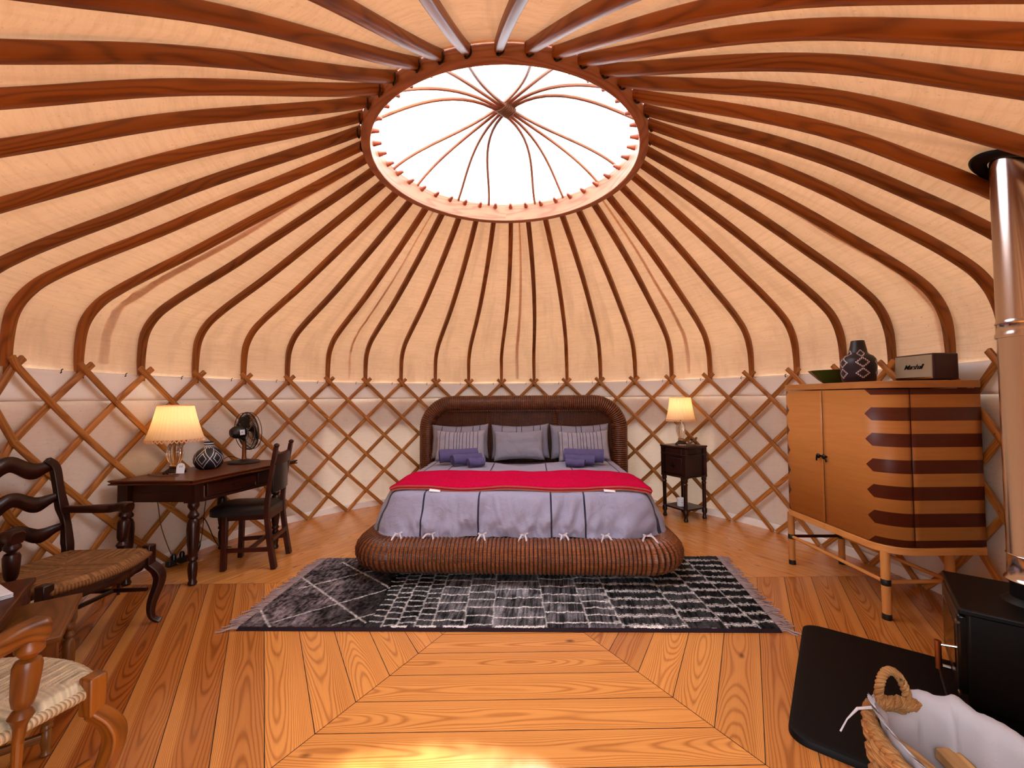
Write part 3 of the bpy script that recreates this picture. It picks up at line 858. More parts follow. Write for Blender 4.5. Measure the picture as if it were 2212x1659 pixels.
    for (p, q, s) in ((fl, bl, -1), (fr, br, 1)):
        g = G(); n = 105
        for i in range(n):
            t = (i+rnd.random()*.7)/n; a = p.lerp(q, t); d = s*rnd.uniform(.05, .105); w = rnd.uniform(-.035, .035)
            hgt = rnd.uniform(.004, .011)
            pts = [(a.x-s*.004, a.y, .012), (a.x+d*.35, a.y+w*.2, .012+hgt*.3), (a.x+d*.7, a.y+w*.7, .006), (a.x+d, a.y+w+rnd.uniform(-.012, .012), .004)]
            g.tube(catmull(pts, 3), [.0036]*7+[.0030]*2+[.0045], 5)
        tag(g.build('fringe', M['fringe'], o), kind='stuff')
build_rug()

# ================================================================== BED
BED_O, BED_R = Vector((.055, .160, 0)), R(-3.4)
bed = thing('bed', 'wide brown wicker bed with a rolled base and arched headboard', 'bed', BED_O, BED_R)
def roll(path_fn, npts, sec_r, ribs, name, mat, parent, amp=.055, ns=22):
    pass
def bed_base():
    hw, L, cr = 1.09, 2.02, .20
    pts = [(-hw, L)]
    n = 70
    for i in range(1, n+1): pts.append((-hw, lerp(L, cr, i/n)))
    for i in range(1, 13):
        a = PI+PI/2*i/12; pts.append((-hw+cr+cr*math.cos(a), cr+cr*math.sin(a)))
    for i in range(1, n*2+1): pts.append((lerp(-hw+cr, hw-cr, i/(2*n)), 0))
    for i in range(1, 13):
        a = 1.5*PI+PI/2*i/12; pts.append((hw-cr+cr*math.cos(a), cr+cr*math.sin(a)))
    for i in range(1, n+1): pts.append((hw, lerp(cr, L, i/n)))
    # resample evenly so that every rib gets the same number of rings
    P = np.array(pts); d = np.r_[0, np.cumsum(np.hypot(*np.diff(P, axis=0).T))]
    total = d[-1]; pitch = .029; per = 5; m = int(total/pitch)*per
    s = np.linspace(0, total, m+1)
    xs, ys = np.interp(s, d, P[:, 0]), np.interp(s, d, P[:, 1])
    path = [(x, y, .180) for x, y in zip(xs, ys)]
    ns = 40
    sec = []
    for j in range(ns):
        a = 2*PI*j/ns
        k = 1+.018*(1 if j % 2 else -1)
        sec.append((.128*math.cos(a)*k, .118*math.sin(a)*k))
    sc = [1+.040*math.cos(2*PI*i/per) for i in range(m+1)]
    g = G(); g.sweep(path, sec, scale=sc)
    g.build('base', M['wicker'], bed, sharp=0)
    g = G(); g.box((0, 1.06, .20), (2*hw-.10, 1.90, .16))
    g.build('mattress_platform', M['wickerdark'], bed)
    g = G(); g.box((0, 1.13, .415), (1.84, 1.66, .26)); g.build('mattress', M['grey'], bed, bevel=.05)
    ft = None
    for (x, y) in ((-.93, .16), (.93, .16), (-.93, 1.85), (.93, 1.85)):
        if ft is None:
            g = G(); g.lathe([(.055, 0), (.075, .012), (.08, .03), (.07, .05), (.06, .075)], 20)
            ft = g.build('foot', M['mahog'], bed); f = ft
        else:
            f = ft.copy(); COL.objects.link(f)
        f.location = (x, y, .024 if y < 1 else 0.0)
def headboard():
    # inverted U of rolled wicker with a woven panel
    hw, top, cr, y0 = 1.165, 1.235, .32, 2.10
    pts = [(-hw, .10)]
    for i in range(1, 40): pts.append((-hw, lerp(.10, top-cr, i/39)))
    for i in range(1, 17):
        a = PI-PI/2*i/16; pts.append((-hw+cr+cr*math.cos(a), top-cr+cr*math.sin(a)))
    for i in range(1, 70): pts.append((lerp(-hw+cr, hw-cr, i/69), top))
    for i in range(1, 17):
        a = PI/2-PI/2*i/16; pts.append((hw-cr+cr*math.cos(a), top-cr+cr*math.sin(a)))
    for i in range(1, 40): pts.append((hw, lerp(top-cr, .10, i/39)))
    P = np.array(pts); d = np.r_[0, np.cumsum(np.hypot(*np.diff(P, axis=0).T))]
    pitch, per = .024, 5; m = int(d[-1]/pitch)*per; s = np.linspace(0, d[-1], m+1)
    path = [(x, y0, z) for x, z in zip(np.interp(s, d, P[:, 0]), np.interp(s, d, P[:, 1]))]
    ns = 32; sec = [(.092*math.cos(2*PI*j/ns)*(1+.018*(1 if j % 2 else -1)), .088*math.sin(2*PI*j/ns)*(1+.018*(1 if j % 2 else -1))) for j in range(ns)]
    g = G(); g.sweep(path, sec, up=(0, 1, 0), scale=[1+.035*math.cos(2*PI*i/per) for i in range(m+1)])
    hb = g.build('headboard_roll', M['wickerhead'], bed, sharp=0)
    # panel
    g = G(); hw2, t2, c2 = 1.10, 1.175, .26
    prof = []
    for i in range(61):
        x = lerp(-hw2, hw2, i/60); e = max(0, abs(x)-(hw2-c2)); zt = t2-c2+math.sqrt(max(0, c2*c2-e*e))
        prof.append((x, zt))
    Pg = [[Vector((x, y0-.012+.002*(-1)**i, lerp(.12, zt, j/40))) for j in range(41)] for i, (x, zt) in enumerate(prof)]
    g.grid(Pg, lambda i, j: (prof[i][0], Pg[i][j].z))
    Pb = [[Vector((p.x, y0+.03, p.z)) for p in row] for row in Pg]
    g.grid(Pb, lambda i, j: (prof[i][0], Pg[i][j].z))
    g.build('headboard_panel', M['wickerdark'], bed, sharp=0)
    for x in (-.415, .395):
        g = G()
        for dx in (-.016, 0, .016): g.tube([(x+dx, y0-.02, .3), (x+dx, y0-.02, 1.145)], .0075, 8)
        g.build('panel_divider', M['wickerhead'], bed)
    g = G(); g.tube([(lerp(-hw2+.13, hw2-.13, i/30), y0-.03, 1.142) for i in range(31)], .010, 8); g.build('panel_moulding', M['wickerhead'], bed)
bed_base(); headboard()

# ------------------------------------------------------------------ duvet
def bedw(p):
    x, y = rot2(p[0], p[1], BED_R); return Vector((x+BED_O.x, y+BED_O.y, p[2] if len(p) > 2 else 0))
DV_Z = .585
def duvet_outline():
    hw, yf, yb, cr = .965, .22, 1.93, .16; pts = []
    for i in range(60): pts.append((-hw, lerp(yb, yf+cr, i/60), -1, 0))
    for i in range(12):
        a = PI+PI/2*i/12; pts.append((-hw+cr+cr*math.cos(a), yf+cr+cr*math.sin(a), math.cos(a), math.sin(a)))
    for i in range(110): pts.append((lerp(-hw+cr, hw-cr, i/110), yf, 0, -1))
    for i in range(12):
        a = 1.5*PI+PI/2*i/12; pts.append((hw-cr+cr*math.cos(a), yf+cr+cr*math.sin(a), math.cos(a), math.sin(a)))
    for i in range(61): pts.append((hw, lerp(yf+cr, yb, i/60), 1, 0))
    return pts
def duvet_top(x, y):
    e = max(abs(x)/.955, abs((y-1.1)/.9))
    return DV_Z+.022*(1-min(1, e)**4)+.010*noise.noise(Vector((x*2.2, y*2.4, 4)))+.004*noise.noise(Vector((x*8, y*6, 1)))
def build_duvet():
    O = duvet_outline(); N = len(O); g = G(); P, UVs = [], []
    for k in range(14):                       # top, from the middle out
        f = k/14
        row, ur = [], []
        for (x, y, nx, ny) in O:
            px, py = x*f, lerp(1.25, y, f)
            row.append(Vector((px, py, duvet_top(px, py)))); ur.append((px, py))
        P.append(row); UVs.append(ur)
    D = [.0, .02, .045, .07, .10, .13, .16, .19, .22, .25, .275, .295, .305]
    for di, d in enumerate(D):
        row, ur = [], []
        for i, (x, y, nx, ny) in enumerate(O):
            s = i*.03; t = d/.305
            o = .165*math.sin(min(1, d/.25)*PI/2)
            h = .07*(1-math.cos(min(1, d/.14)*PI/2))+max(0, d-.08)*1.0
            ph = x*11+y*11
            fold = noise.noise(Vector((ph*.55, d*3.2+ph*.12, 2)))*.040+noise.noise(Vector((ph*1.3+d*5, d*5, 7)))*.040+noise.noise(Vector((ph*1.1+d*16, d*14, 4)))*.026+abs(noise.noise(Vector((ph*1.9-d*9, d*6, 9))))*.030
            o += fold*min(1, t*2.2)*(.6 if abs(nx) > .9 else 1)
            front = (-ny if ny < 0 else 0)
            zz = DV_Z-h+(.010*noise.noise(Vector((ph*.7, 1, 1))))*t
            if di == len(D)-1: zz -= .004; o += .006
            lift = .02*abs(nx) if abs(ny) < .2 else 0
            px, py = x+nx*o, y+ny*o
            row.append(Vector((px, py, max(zz, .290) if ny < -.1 else max(zz, .285))))
            ur.append((x+nx*min(o, .03), py))
        P.append(row); UVs.append(ur)
    g.grid(P, lambda i, j: UVs[i][j])
    o = g.build('duvet', M['duvet'], None, sharp=0, sub=1)
    o.location = BED_O; o.rotation_euler = (0, 0, BED_R)
    tag(o, 'grey cotton duvet with thin dark lines spread over the wicker bed', 'duvet')
    rnd = random.Random(8)
    for px in (-.86, -.62, -.245, .055, .335, .635, .93):
        g = G(); y = .035; zc = .305
        for s in (-1, 1):
            a = rnd.uniform(.02, .06); L = rnd.uniform(.07, .12)
            pts = [(px, y-.005, zc+.012), (px+s*a*.5, y-.03, zc+.014), (px+s*a, y-.075, zc-.03), (px+s*(a+rnd.uniform(-.02, .02)), y-.108, zc-L)]
            g.sweep(catmull(pts, 5), [(-.006, -.0015), (.006, -.0015), (.006, .0015), (-.006, .0015)], up=(0, -1, .4))
        pts = [(px-.03, y+.002, zc+.018), (px, y-.008, zc+.012), (px+.03, y+.004, zc+.024)]
        g.sweep(catmull(pts, 4), [(-.006, -.002), (.006, -.002), (.006, .002), (-.006, .002)], up=(0, -1, .4))
        g.build('tie', M['tie'], o)
build_duvet()

def build_throw():
    g = G(); nx, ny = 90, 22; P = []
    for j in range(ny+1):
        v = j/ny; row = []
        for i in range(nx+1):
            u = i/nx; x = lerp(-.985, 1.01, u)
            y = lerp(.215, .79, v)+.030*math.sin(u*9+1)*v+.012*math.sin(u*17)*(1-v)-.015*(u-.5)
            e = max(0, abs(x-.01)-.93)
            z = duvet_top(min(.95, max(-.95, x)), max(y, .24))+.026+.012*noise.noise(Vector((x*3.2, y*3, 8)))-e*e*3.5-max(0, .24-y)*.35
            row.append(Vector((x, y, z)))
        P.append(row)
    g.grid(P, lambda i, j: (P[i][j].x, P[i][j].y))
    o = g.build('throw_blanket', M['throw'], None, sharp=0, solid=.034)
    o.location = BED_O; o.rotation_euler = (0, 0, BED_R)
    tag(o, 'folded crimson red wool throw lying across the duvet', 'blanket')
    # overlocked edges
    for jj, mt, dz in ((ny, 'stitch', .010), (0, 'stitchgold', .010), (0, 'stitchgold', -.011)):
        g = G(); row = P[jj]; k = 0
        for i in range(nx):
            for s in range(3):
                a = row[i].lerp(row[i+1], s/3); b = row[i].lerp(row[i+1], (s+.55)/3)
                dy = .003 if jj else -.005
                g.tube([(a.x, a.y+dy, a.z+dz-.006), (b.x, b.y+dy, b.z+dz+.006)], .0022, 5)
        g.build('edge_stitching', M[mt], o)
    for x in (-.63, .70):
        j = 0; i = min(range(nx+1), key=lambda q: abs(P[0][q].x-x)); p = P[0][i]
        g = G(); g.box((0, 0, 0), (.085, .03, .003))
        t = g.build('care_label', M['white'], o); t.location = (p.x, p.y-.014, p.z-.016); t.rotation_euler = (R(25), R(4), R(3))
build_throw()

def pillow(name, mat, w, h, t, loc, tilt, rz, label, group, border=.03, seed=0):
    g = G(); n = 28; m = 20; Pf = []
    def pt(i, j, s):
        u, v = 2*i/n-1, 2*j/m-1
        f = (max(0, 1-abs(u)**3.2)*max(0, 1-abs(v)**3.2))**.55
        x = u*w/2*(1-.05*(1-abs(u))*0-.045*(1-v*v)*abs(u)); z = v*h/2*(1.04-.15*(1-u*u)*abs(v))
        cr = .012*noise.noise(Vector((u*3+seed, v*3, seed*1.7)))+.012*noise.noise(Vector((u*7+seed, v*2.5, seed)))*abs(u)
        return Vector((x, s*(t/2*f)+cr, z+h/2))
    for s in (-1, 1):
        P = [[pt(i, j, s) for j in range(m+1)] for i in range(n+1)]
        if s > 0: P = P[::-1]
        g.grid(P, lambda i, j: (P[i][j].x, P[i][j].z))
    o = g.build(name, mat, None, sharp=0, solid=.004)
    o.rotation_mode = 'ZYX'
    o.location = bedw(loc); o.rotation_euler = (R(-tilt), 0, BED_R+R(rz))
    tag(o, label, 'pillow', group)
    return o
PZ = .597
GP = 'pillows against the headboard'
pillow('pillow', M['pilback'], .68, .39, .15, (-.735, 1.92, PZ), 12, 0, 'large grey pillow standing at the left end of the headboard', GP, seed=1)
pillow('pillow', M['pilback'], .68, .39, .15, (-.02, 1.92, PZ), 12, 0, 'large lined grey pillow standing behind the plain middle cushion', GP, seed=2)
pillow('pillow', M['pilback'], .68, .39, .15, (.675, 1.90, PZ), 12, -2, 'large lined grey pillow standing at the right end of the headboard', GP, seed=3)
pillow('pillow', M['pilstripe'], .57, .345, .15, (-.70, 1.74, PZ), 20, 2, 'smaller striped grey pillow leaning behind the left stack of towels', GP, seed=4)
pillow('pillow', M['pilplain'], .57, .345, .16, (-.03, 1.74, PZ), 22, 0, 'plain grey cushion without stripes leaning in the middle of the bed', GP, seed=5)
pillow('pillow', M['pilstripe'], .57, .335, .15, (.70, 1.72, PZ), 20, -2, 'smaller striped grey pillow leaning behind the right stack of towels', GP, seed=6)

def towel(L, r, loc, rz, label):
    g = G(); n = 70; turns = 3.2; th = r/turns*.62; out, inn = [], []
    for i in range(n+1):
        a = turns*2*PI*i/n; q = r*(.16+.84*i/n)
        c = Vector((math.cos(a), math.sin(a)))
        out.append((c.x*q, c.y*q)); inn.append((c.x*(q-th), c.y*(q-th)))
    sec = out+inn[::-1]
    g.sweep([(lerp(-L/2, L/2, i/10), .004*math.sin(i*1.3+r*90), r+.003*math.sin(i*.9)) for i in range(11)], sec)
    o = g.build('rolled_towel', M['towel'], None, sharp=60)
    o.location = bedw((loc[0], loc[1], duvet_top(loc[0], loc[1])+loc[2])); o.rotation_euler = (0, 0, BED_R+R(rz))
    o.scale = (1, 1.1, .92)
    tag(o, label, 'towel', 'rolled violet towels on the bed')
towel(.40, .085, (-.675, 1.47, .006), 20, 'largest rolled violet towel of the left stack on the bed')
towel(.30, .065, (-.56, 1.30, .006), 24, 'middle sized rolled violet towel of the left stack on the bed')
towel(.17, .052, (-.445, 1.20, .006), 22, 'smallest rolled violet towel at the front of the left stack')
towel(.40, .085, (.665, 1.46, .006), -13, 'largest rolled violet towel of the right stack on the bed')
towel(.29, .062, (.60, 1.31, .006), -10, 'middle sized rolled violet towel of the right stack on the bed')
towel(.19, .045, (.545, 1.205, .006), -6, 'smallest rolled violet towel at the front of the right stack')

# ================================================================== turned and sawn furniture pieces
TURN = [(.024, 0), (.030, .02), (.022, .05), (.026, .09), (.030, .16), (.027, .22), (.020, .24), (.030, .255), (.031, .27), (.024, .29), (.028, .32), (.036, .42), (.040, .56), (.037, .63), (.030, .66), (.020, .675), (.033, .69), (.035, .71), (.026, .73), (.020, .755), (.030, .78), (.036, .80), (.034, .83), (.024, .855), (.032, .87)]
def build_desk():
    o0 = Vector((-2.18, .095, 0)); u = Vector((.25, .968, 0)); w = Vector((-1, .02, 0)); H = .745
    t = thing('writing_desk', 'dark stained wooden writing desk with turned legs against the left wall', 'desk', o0)
    L, D = .99, .60
    def P(a, b, z): return u*a+w*b+Vector((0, 0, z))
    # top with a moulded edge
    g = G()
    lay = [(-.004, H-.034), (.0, H-.028), (-.012, H-.020), (-.004, H-.012), (.0, H-.004), (-.008, H)]
    rings = []
    for ins, z in lay: rings.append([P(-ins, -ins, z), P(L+ins, -ins, z), P(L+ins, D+ins, z), P(-ins, D+ins, z)])
    vs = [p for r in rings for p in r]; fs, uvs = [], []
    for i in range(len(rings)-1):
        for j in range(4):
            k = (j+1) % 4; fs.append((i*4+j, i*4+k, (i+1)*4+k, (i+1)*4+j))
            ln = (L, D)[j % 2]; uvs.append([(0, i*.01), (ln, i*.01), (ln, i*.01+.01), (0, i*.01+.01)])
    n = len(rings)-1
    fs.append((n*4, n*4+1, n*4+2, n*4+3)); uvs.append([(0, 0), (L, 0), (L, D), (0, D)])
    fs.append((3, 2, 1, 0)); uvs.append([(0, D), (L, D), (L, 0), (0, 0)])
    g.add(vs, fs, uvs); g.build('tabletop', M['table'], t, smooth=False)
    lp = [(.075, .065), (.815, .065), (.075, .535), (.815, .535)]
    for i, (a, b) in enumerate(lp):
        g = G(); p = P(a, b, 0)
        g.between(p, p+Vector((0, 0, .60)), [(r, z/.87) for r, z in TURN], 20)
        m = Matrix((u, w, Vector((0, 0, 1)))).transposed()
        g.box(p+Vector((0, 0, .645)), (.072, .072, .135), m)
        g.build('leg', M['mahog'], t)
    m = Matrix((u, w, Vector((0, 0, 1)))).transposed()
    for a, b, sx, sy in ((.445, .545, .67, .022), (.075, .30, .022, .40), (.815, .30, .022, .40)):
        g = G(); g.box(P(a, b, .645), (sx, sy, .13), m); g.build('apron', M['mahog'], t, bevel=.002)
    g = G(); g.box(P(.445, .052, .703), (.67, .022, .016), m); g.box(P(.445, .050, .583), (.67, .026, .022), m); g.build('apron', M['mahog'], t, bevel=.002)
    g = G(); g.box(P(.36, .050, .645), (.42, .024, .094), m); dr = g.build('drawer', M['deskchair'], t, bevel=.003)
    g = G(); q = P(.36, .036, .648); g.between(q, q-w*.024*-1*-1 + Vector((.012, -.003, 0)), [(.007, 0), (.006, .4), (.011, .7), (.008, 1)], 12); g.build('knob', M['mahog'], dr)
    g = G(); g.box(P(.69, .052, .645), (.18, .022, .098), m); g.build('side_panel', M['mahog'], t, bevel=.002)
    return t
build_desk()

def build_desk_chair():
    # seen from behind: the sitter faces the desk, towards -x
    u = Vector((-.987, -.16, 0)); v = Vector((-.16, .987, 0))      # forward, sideways
    o0 = Vector((-1.858, .432, 0))
    t = thing('desk_chair', 'dark wooden chair with black leather seat pushed up to the writing desk', 'chair', o0)
    def P(f, s, z): return u*f+v*s+Vector((0, 0, z))
    W_ = .325
    m = Matrix((u, v, Vector((0, 0, 1)))).transposed()
    for s in (0, W_):
        g = G()
        path = catmull([P(-.055, s, 0), P(-.02, s, .22), P(0, s, .45), P(-.022, s, .68), P(-.06, s, .93)], 5)
        n = len(path); g.sweep(path, [(-.021, -.016), (.021, -.016), (.021, .016), (-.021, .016)], up=u, scale=[lerp(1.15, .85, i/n) for i in range(n)])
        q = path[-1]; g.lathe([(.0, 0), (.016, .004), (.021, .016), (.017, .028), (.0, .036)], 14, q+Vector((.004, 0, -.004)))
        g.build('back_post', M['deskchair'], t, bevel=.003)
    for s in (.02, W_-.02):
        g = G(); g.beam(P(.31, s, 0), P(.30, s, .43), .040, .036, up=u); g.build('leg', M['deskchair'], t, bevel=.004)
    g = G()
    Pg = []
    for i in range(13):
        f = i/12; x = lerp(-.01, .44, f); hw = lerp(.165, .205, min(1, f*1.4))*math.sqrt(max(.02, 1-max(0, (f-.75)/.27)**2))
        Pg.append([P(x, W_/2+hw*(2*j/12-1), .455+.030*math.sqrt(max(0, 1-(2*j/12-1)**4))*math.sqrt(max(0, 1-(2*f-1)**6))) for j in range(13)])
    g.grid(Pg)
    Pb = [[Vector((p.x, p.y, .418)) for p in row] for row in Pg]; g.grid(Pb[::-1])
    rim = [Pg[i][0] for i in range(13)]+[Pg[12][j] for j in range(13)]+[Pg[i][12] for i in range(12, -1, -1)]+[Pg[0][j] for j in range(12, -1, -1)]
    g.grid([rim, [Vector((p.x, p.y, .418)) for p in rim]])
    g.build('seat', M['leather'], t, sharp=60)
    g = G(); g.beam(P(.0, .02, .40), P(.30, .02, .40), .022, .05); g.build('seat_rail', M['deskchair'], t, bevel=.003)
    g = G(); g.beam(P(.0, W_-.02, .40), P(.30, W_-.02, .40), .022, .05); g.build('seat_rail', M['deskchair'], t, bevel=.003)
    g = G(); g.beam(P(.30, .02, .395), P(.30, W_-.02, .395), .022, .055); g.build('seat_rail', M['deskchair'], t, bevel=.003)
    g = G(); g.beam(P(.0, .02, .395), P(.0, W_-.02, .395), .022, .055); g.build('seat_rail', M['deskchair'], t, bevel=.003)
    g = G(); pp = [P(-.046, lerp(0, W_, i/8), .835) + u*(-.02*math.sin(PI*i/8)) for i in range(9)]
    g.sweep(pp, [(-.010, -.045), (.010, -.045), (.010, .035), (-.010, .045)]); g.build('top_rail', M['deskchair'], t, bevel=.003)
    g = G(); pp = [P(-.030, lerp(.01, W_-.01, i/8), .69) + u*(-.02*math.sin(PI*i/8)) for i in range(9)]
    g.sweep(pp, [(-.012, -.115), (.012, -.115), (.012, .105), (-.012, .105)]); g.build('back_pad', M['leather'], t, bevel=.006)
    for a, b, z in ((P(-.03, 0, .15), P(.30, .02, .15), 0), (P(-.03, W_, .15), P(.30, W_-.02, .15), 0), (P(-.035, 0, .22), P(-.035, W_, .22), 0), (P(.13, .01, .15), P(.13, W_-.01, .15), 0)):
        g = G(); g.beam(a, b, .02, .032); g.build('stretcher', M['deskchair'], t, bevel=.003)
build_desk_chair()

# ------------------------------------------------------------------ lamps
def lamp_glass_prof(h, r):
    return [(.0, 0), (r*1.75, .0), (r*1.8, h*.03), (r*1.55, h*.07), (r*1.15, h*.12), (r*.85, h*.16), (r*.80, h*.22), (r*.95, h*.24), (r*.7, h*.27), (r*.9, h*.34), (r*1.25, h*.48), (r*1.38, h*.62), (r*1.25, h*.78), (r*.85, h*.92), (r*.45, h*1.0), (0, h*1.0)]
def build_lamp(name, label, loc, gh, gr, s0, s1, rb, rt, energy, tag_card=False):
    t = thing(name, label, 'lamp', loc, 0, 'lit table lamps')
    g = G(); n = 48
    g.lathe(lamp_glass_prof(gh, gr), n, amp=lambda j, n_, i: 1+(.045 if 8 <= i <= 13 or i < 6 else 0)*math.cos(j*PI*2*12/n_))
    g.build('glass_base', M['glass'], t)
    g = G(); g.lathe([(gr*.86, gh*.205), (gr*.98, gh*.222), (gr*.86, gh*.24)], 24); g.build('brass_ring', M['brass'], t)
    g = G(); g.tube([(0, 0, gh*.25), (0, 0, gh*.99)], .004, 8); g.build('inner_tube', M['brass'], t)
    g = G(); g.tube([(0, 0, gh*.98), (0, 0, s0+.075)], .010, 10); g.build('bulb_holder', M['brass'], t)
    g = G(); zc = s0+.12
    g.lathe([(0, zc-.045), (.012, zc-.043), (.016, zc-.02), (.024, zc+.005), (.026, zc+.02), (.018, zc+.038), (0, zc+.045)], 16); g.build('bulb', M['bulb'], t)
    g = G(); n = 160
    g.lathe([(lerp(rb, rt, k/6)*(1-.03*math.sin(PI*k/6)), lerp(s0, s1, k/6)) for k in range(7)], n, amp=lambda j, n_, i: 1+.014*math.cos(j*PI*2*40/n_)+.006*math.sin(j*1.7))
    g.f = [f for f in g.f if len(f) == 4]; g.uv = [u for u in g.uv if len(u) == 4]; g.mi = g.mi[:len(g.f)]
    sh = g.build('lamp_shade', M['shade'], t, sharp=0)
    g = G()
    g2 = G(); r = rt*1.01; g2.tube([(r*math.cos(2*PI*j/48), r*math.sin(2*PI*j/48), s1) for j in range(48)], .0035, 6, loop=True); g2.build('top_trim', M['shade'], sh)
    for r, z, q in ((rb*1.01, s0, .004),): g.tube([(r*math.cos(2*PI*j/48), r*math.sin(2*PI*j/48), z) for j in range(48)], q, 6, loop=True)
    nb = 40
    for j in range(nb):
        a = 2*PI*j/nb; b = 2*PI*(j+.5)/nb; c = 2*PI*(j+1)/nb; r = rb*1.02
        g.tube(catmull([(r*math.cos(a), r*math.sin(a), s0-.002), (r*1.015*math.cos(b), r*1.015*math.sin(b), s0-.022), (r*math.cos(c), r*math.sin(c), s0-.002)], 4), .0042, 5)
    g.build('scalloped_trim', M['shade'], sh)
    g = G()
    for k in range(3):
        a = 2*PI*k/3; g.tube([(0, 0, s1-.03), (rt*.99*math.cos(a), rt*.99*math.sin(a), s1-.004)], .002, 6)
    g.tube([(0, 0, zc), (0, 0, s1-.03)], .004, 6); g.build('shade_carrier', M['brass'], t)
    ld = bpy.data.lights.new('lamp_light', 'POINT'); ld.energy = energy; ld.color = (1.0, .70, .42); ld.shadow_soft_size = .03
    lo = bpy.data.objects.new('lamp_light', ld); COL.objects.link(lo); lo.parent = t; lo.location = (0, 0, zc+.06)
    if tag_card:
        g = G(); pts = [(-.024, 0), (.024, 0), (.026, .05), (.018, .072), (0, .080), (-.018, .072), (-.026, .05)]
        vs = [(x, -.002, z) for x, z in pts]+[(x, .002, z) for x, z in pts]; k = len(pts)
        fs = [tuple(range(k)), tuple(range(2*k-1, k-1, -1))]+[(i, k+i, k+(i+1) % k, (i+1) % k) for i in range(k)]
        g.add(vs, fs); 
        g.cur = 1
        for dx in (-.006, .006): g.box((dx, -.0028, .052), (.003, .0015, .014))
        c = g.build('hang_tag', [M['paper'], M['plastic']], t); c.location = (.075, -.045, .003); c.rotation_euler = (R(-12), R(6), R(40))
    return t
build_lamp('table_lamp', 'lit table lamp with pleated cream shade on the writing desk', (-2.545, .40, .745), .245, .040, .262, .515, .178, .112, 1.1, True)

# ------------------------------------------------------------------ vase, fan on the desk
def build_line_vase():
    prof = [(0, 0), (.062, 0), (.085, .012), (.103, .045), (.106, .075), (.098, .105), (.076, .132), (.050, .150), (.037, .160), (.034, .172), (.036, .196), (.031, .197), (.028, .165), (0, .10)]
    g = G(); g.lathe(prof, 96, full_uv=True)
    o = g.build('vase', M['vaseline'], None, sharp=60); o.location = (-2.43, .60, .745); o.rotation_euler = (0, 0, R(40)); o.scale = (.98, .98, 1.1)
    tag(o, 'round black vase with white diamond lines on the writing desk', 'vase')
build_line_vase()

def build_fan():
    t = thing('desk_fan', 'black table fan standing at the far end of the writing desk', 'fan', (-2.33, .90, .745))
    g = G(); g.lathe([(0, 0), (.125, 0), (.128, .006), (.118, .016), (.06, .026), (.03, .032), (0, .034)], 40); g.build('base', M['plastic'], t)
    g = G(); g.lathe([(.020, .03), (.017, .06), (.016, .17), (.020, .19)], 20); g.build('post', M['walnut'], t)
    hd = bpy.data.objects.new('fan_head', None)
    hz = .275
    q = Vector((.50, .85, .06)).to_track_quat('Z', 'Y').to_matrix()
    def T(p): return q @ Vector(p) + Vector((0, 0, hz))
    g = G(); g.lathe([(0, -.115), (.035, -.11), (.052, -.085), (.056, -.05), (.054, -.01), (.045, .0), (0, .002)], 28, (0, 0, hz), q)
    g.tube([T((0, -.03, -.05)), (0, 0, .20), (0, 0, .18)], .014, 10); mh = g.build('motor_housing', M['plastic'], t)
    g = G(); g.tube([T((0, .05, -.06)), T((0, .068, -.06))], .006, 8); g.lathe([(.006, 0), (.011, .004), (.009, .014), (0, .016)], 12, T((0, .066, -.06)), q); g.build('swing_knob', M['plastic'], mh)
    g = G(); m = q; g.box(T((-.054, 0, -.045)), (.003, .045, .04), q); g.build('rating_label', M['paper'], mh)
    Rf = .165
    g = G()
    for z in (.03, .0, .06): g.tube([T((Rf*math.cos(2*PI*j/48)*(1 if z == .03 else .985), Rf*math.sin(2*PI*j/48)*(1 if z == .03 else .985), z)) for j in range(48)], .0055 if z == .03 else .003, 6, up=q @ Vector((0, 0, 1)), loop=True)
    for sgn in (-1, 1):
        for k in range(56):
            a = 2*PI*k/56; c = []
            for s in range(7):
                r = lerp(.035, Rf, s/6); b = a+.35*s/6*sgn; zz = .03+sgn*.050*math.cos(PI/2*min(1, (r/Rf))**1.8)
                c.append(T((r*math.cos(b), r*math.sin(b), zz)))
            g.tube(c, .0013, 4)
        for r in (.09, .13):
            zz = .03+sgn*.050*math.cos(PI/2*(r/Rf)**1.8)
            g.tube([T((r*math.cos(2*PI*j/40), r*math.sin(2*PI*j/40), zz)) for j in range(40)], .0018, 4, up=q @ Vector((0, 0, 1)), loop=True)
    g.build('cage', M['plastic'], t)
    for k in range(3):
        g = G(); a = 2*PI*k/3+1.15; Pg = []
        for i in range(9):
            f = i/8; r = lerp(.03, .145, f); w_ = lerp(.25, .62, math.sin(f*PI*.55)); row = []
            for j in range(7):
                b = a+w_*(j/6*2-1)*.9; row.append(T((r*math.cos(b), r*math.sin(b), .03+.022*(j/6*2-1)*(1-.4*f))))
            Pg.append(row)
        g.grid(Pg); g.build('blade', M['plastic'], t, sharp=0, solid=.002)
    g = G(); g.lathe([(.042, .074), (.042, .084), (.038, .094), (0, .098)], 28, (0, 0, hz), q); bd = g.build('hub_badge', M['orange'], t)
    g = G(); g.lathe([(.038, -.022), (.036, -.026), (.0, -.026)], 28, (0, 0, hz), q); g.build('back_plate', M['plastic'], t)
    bpy.data.objects.remove(hd)
build_fan()

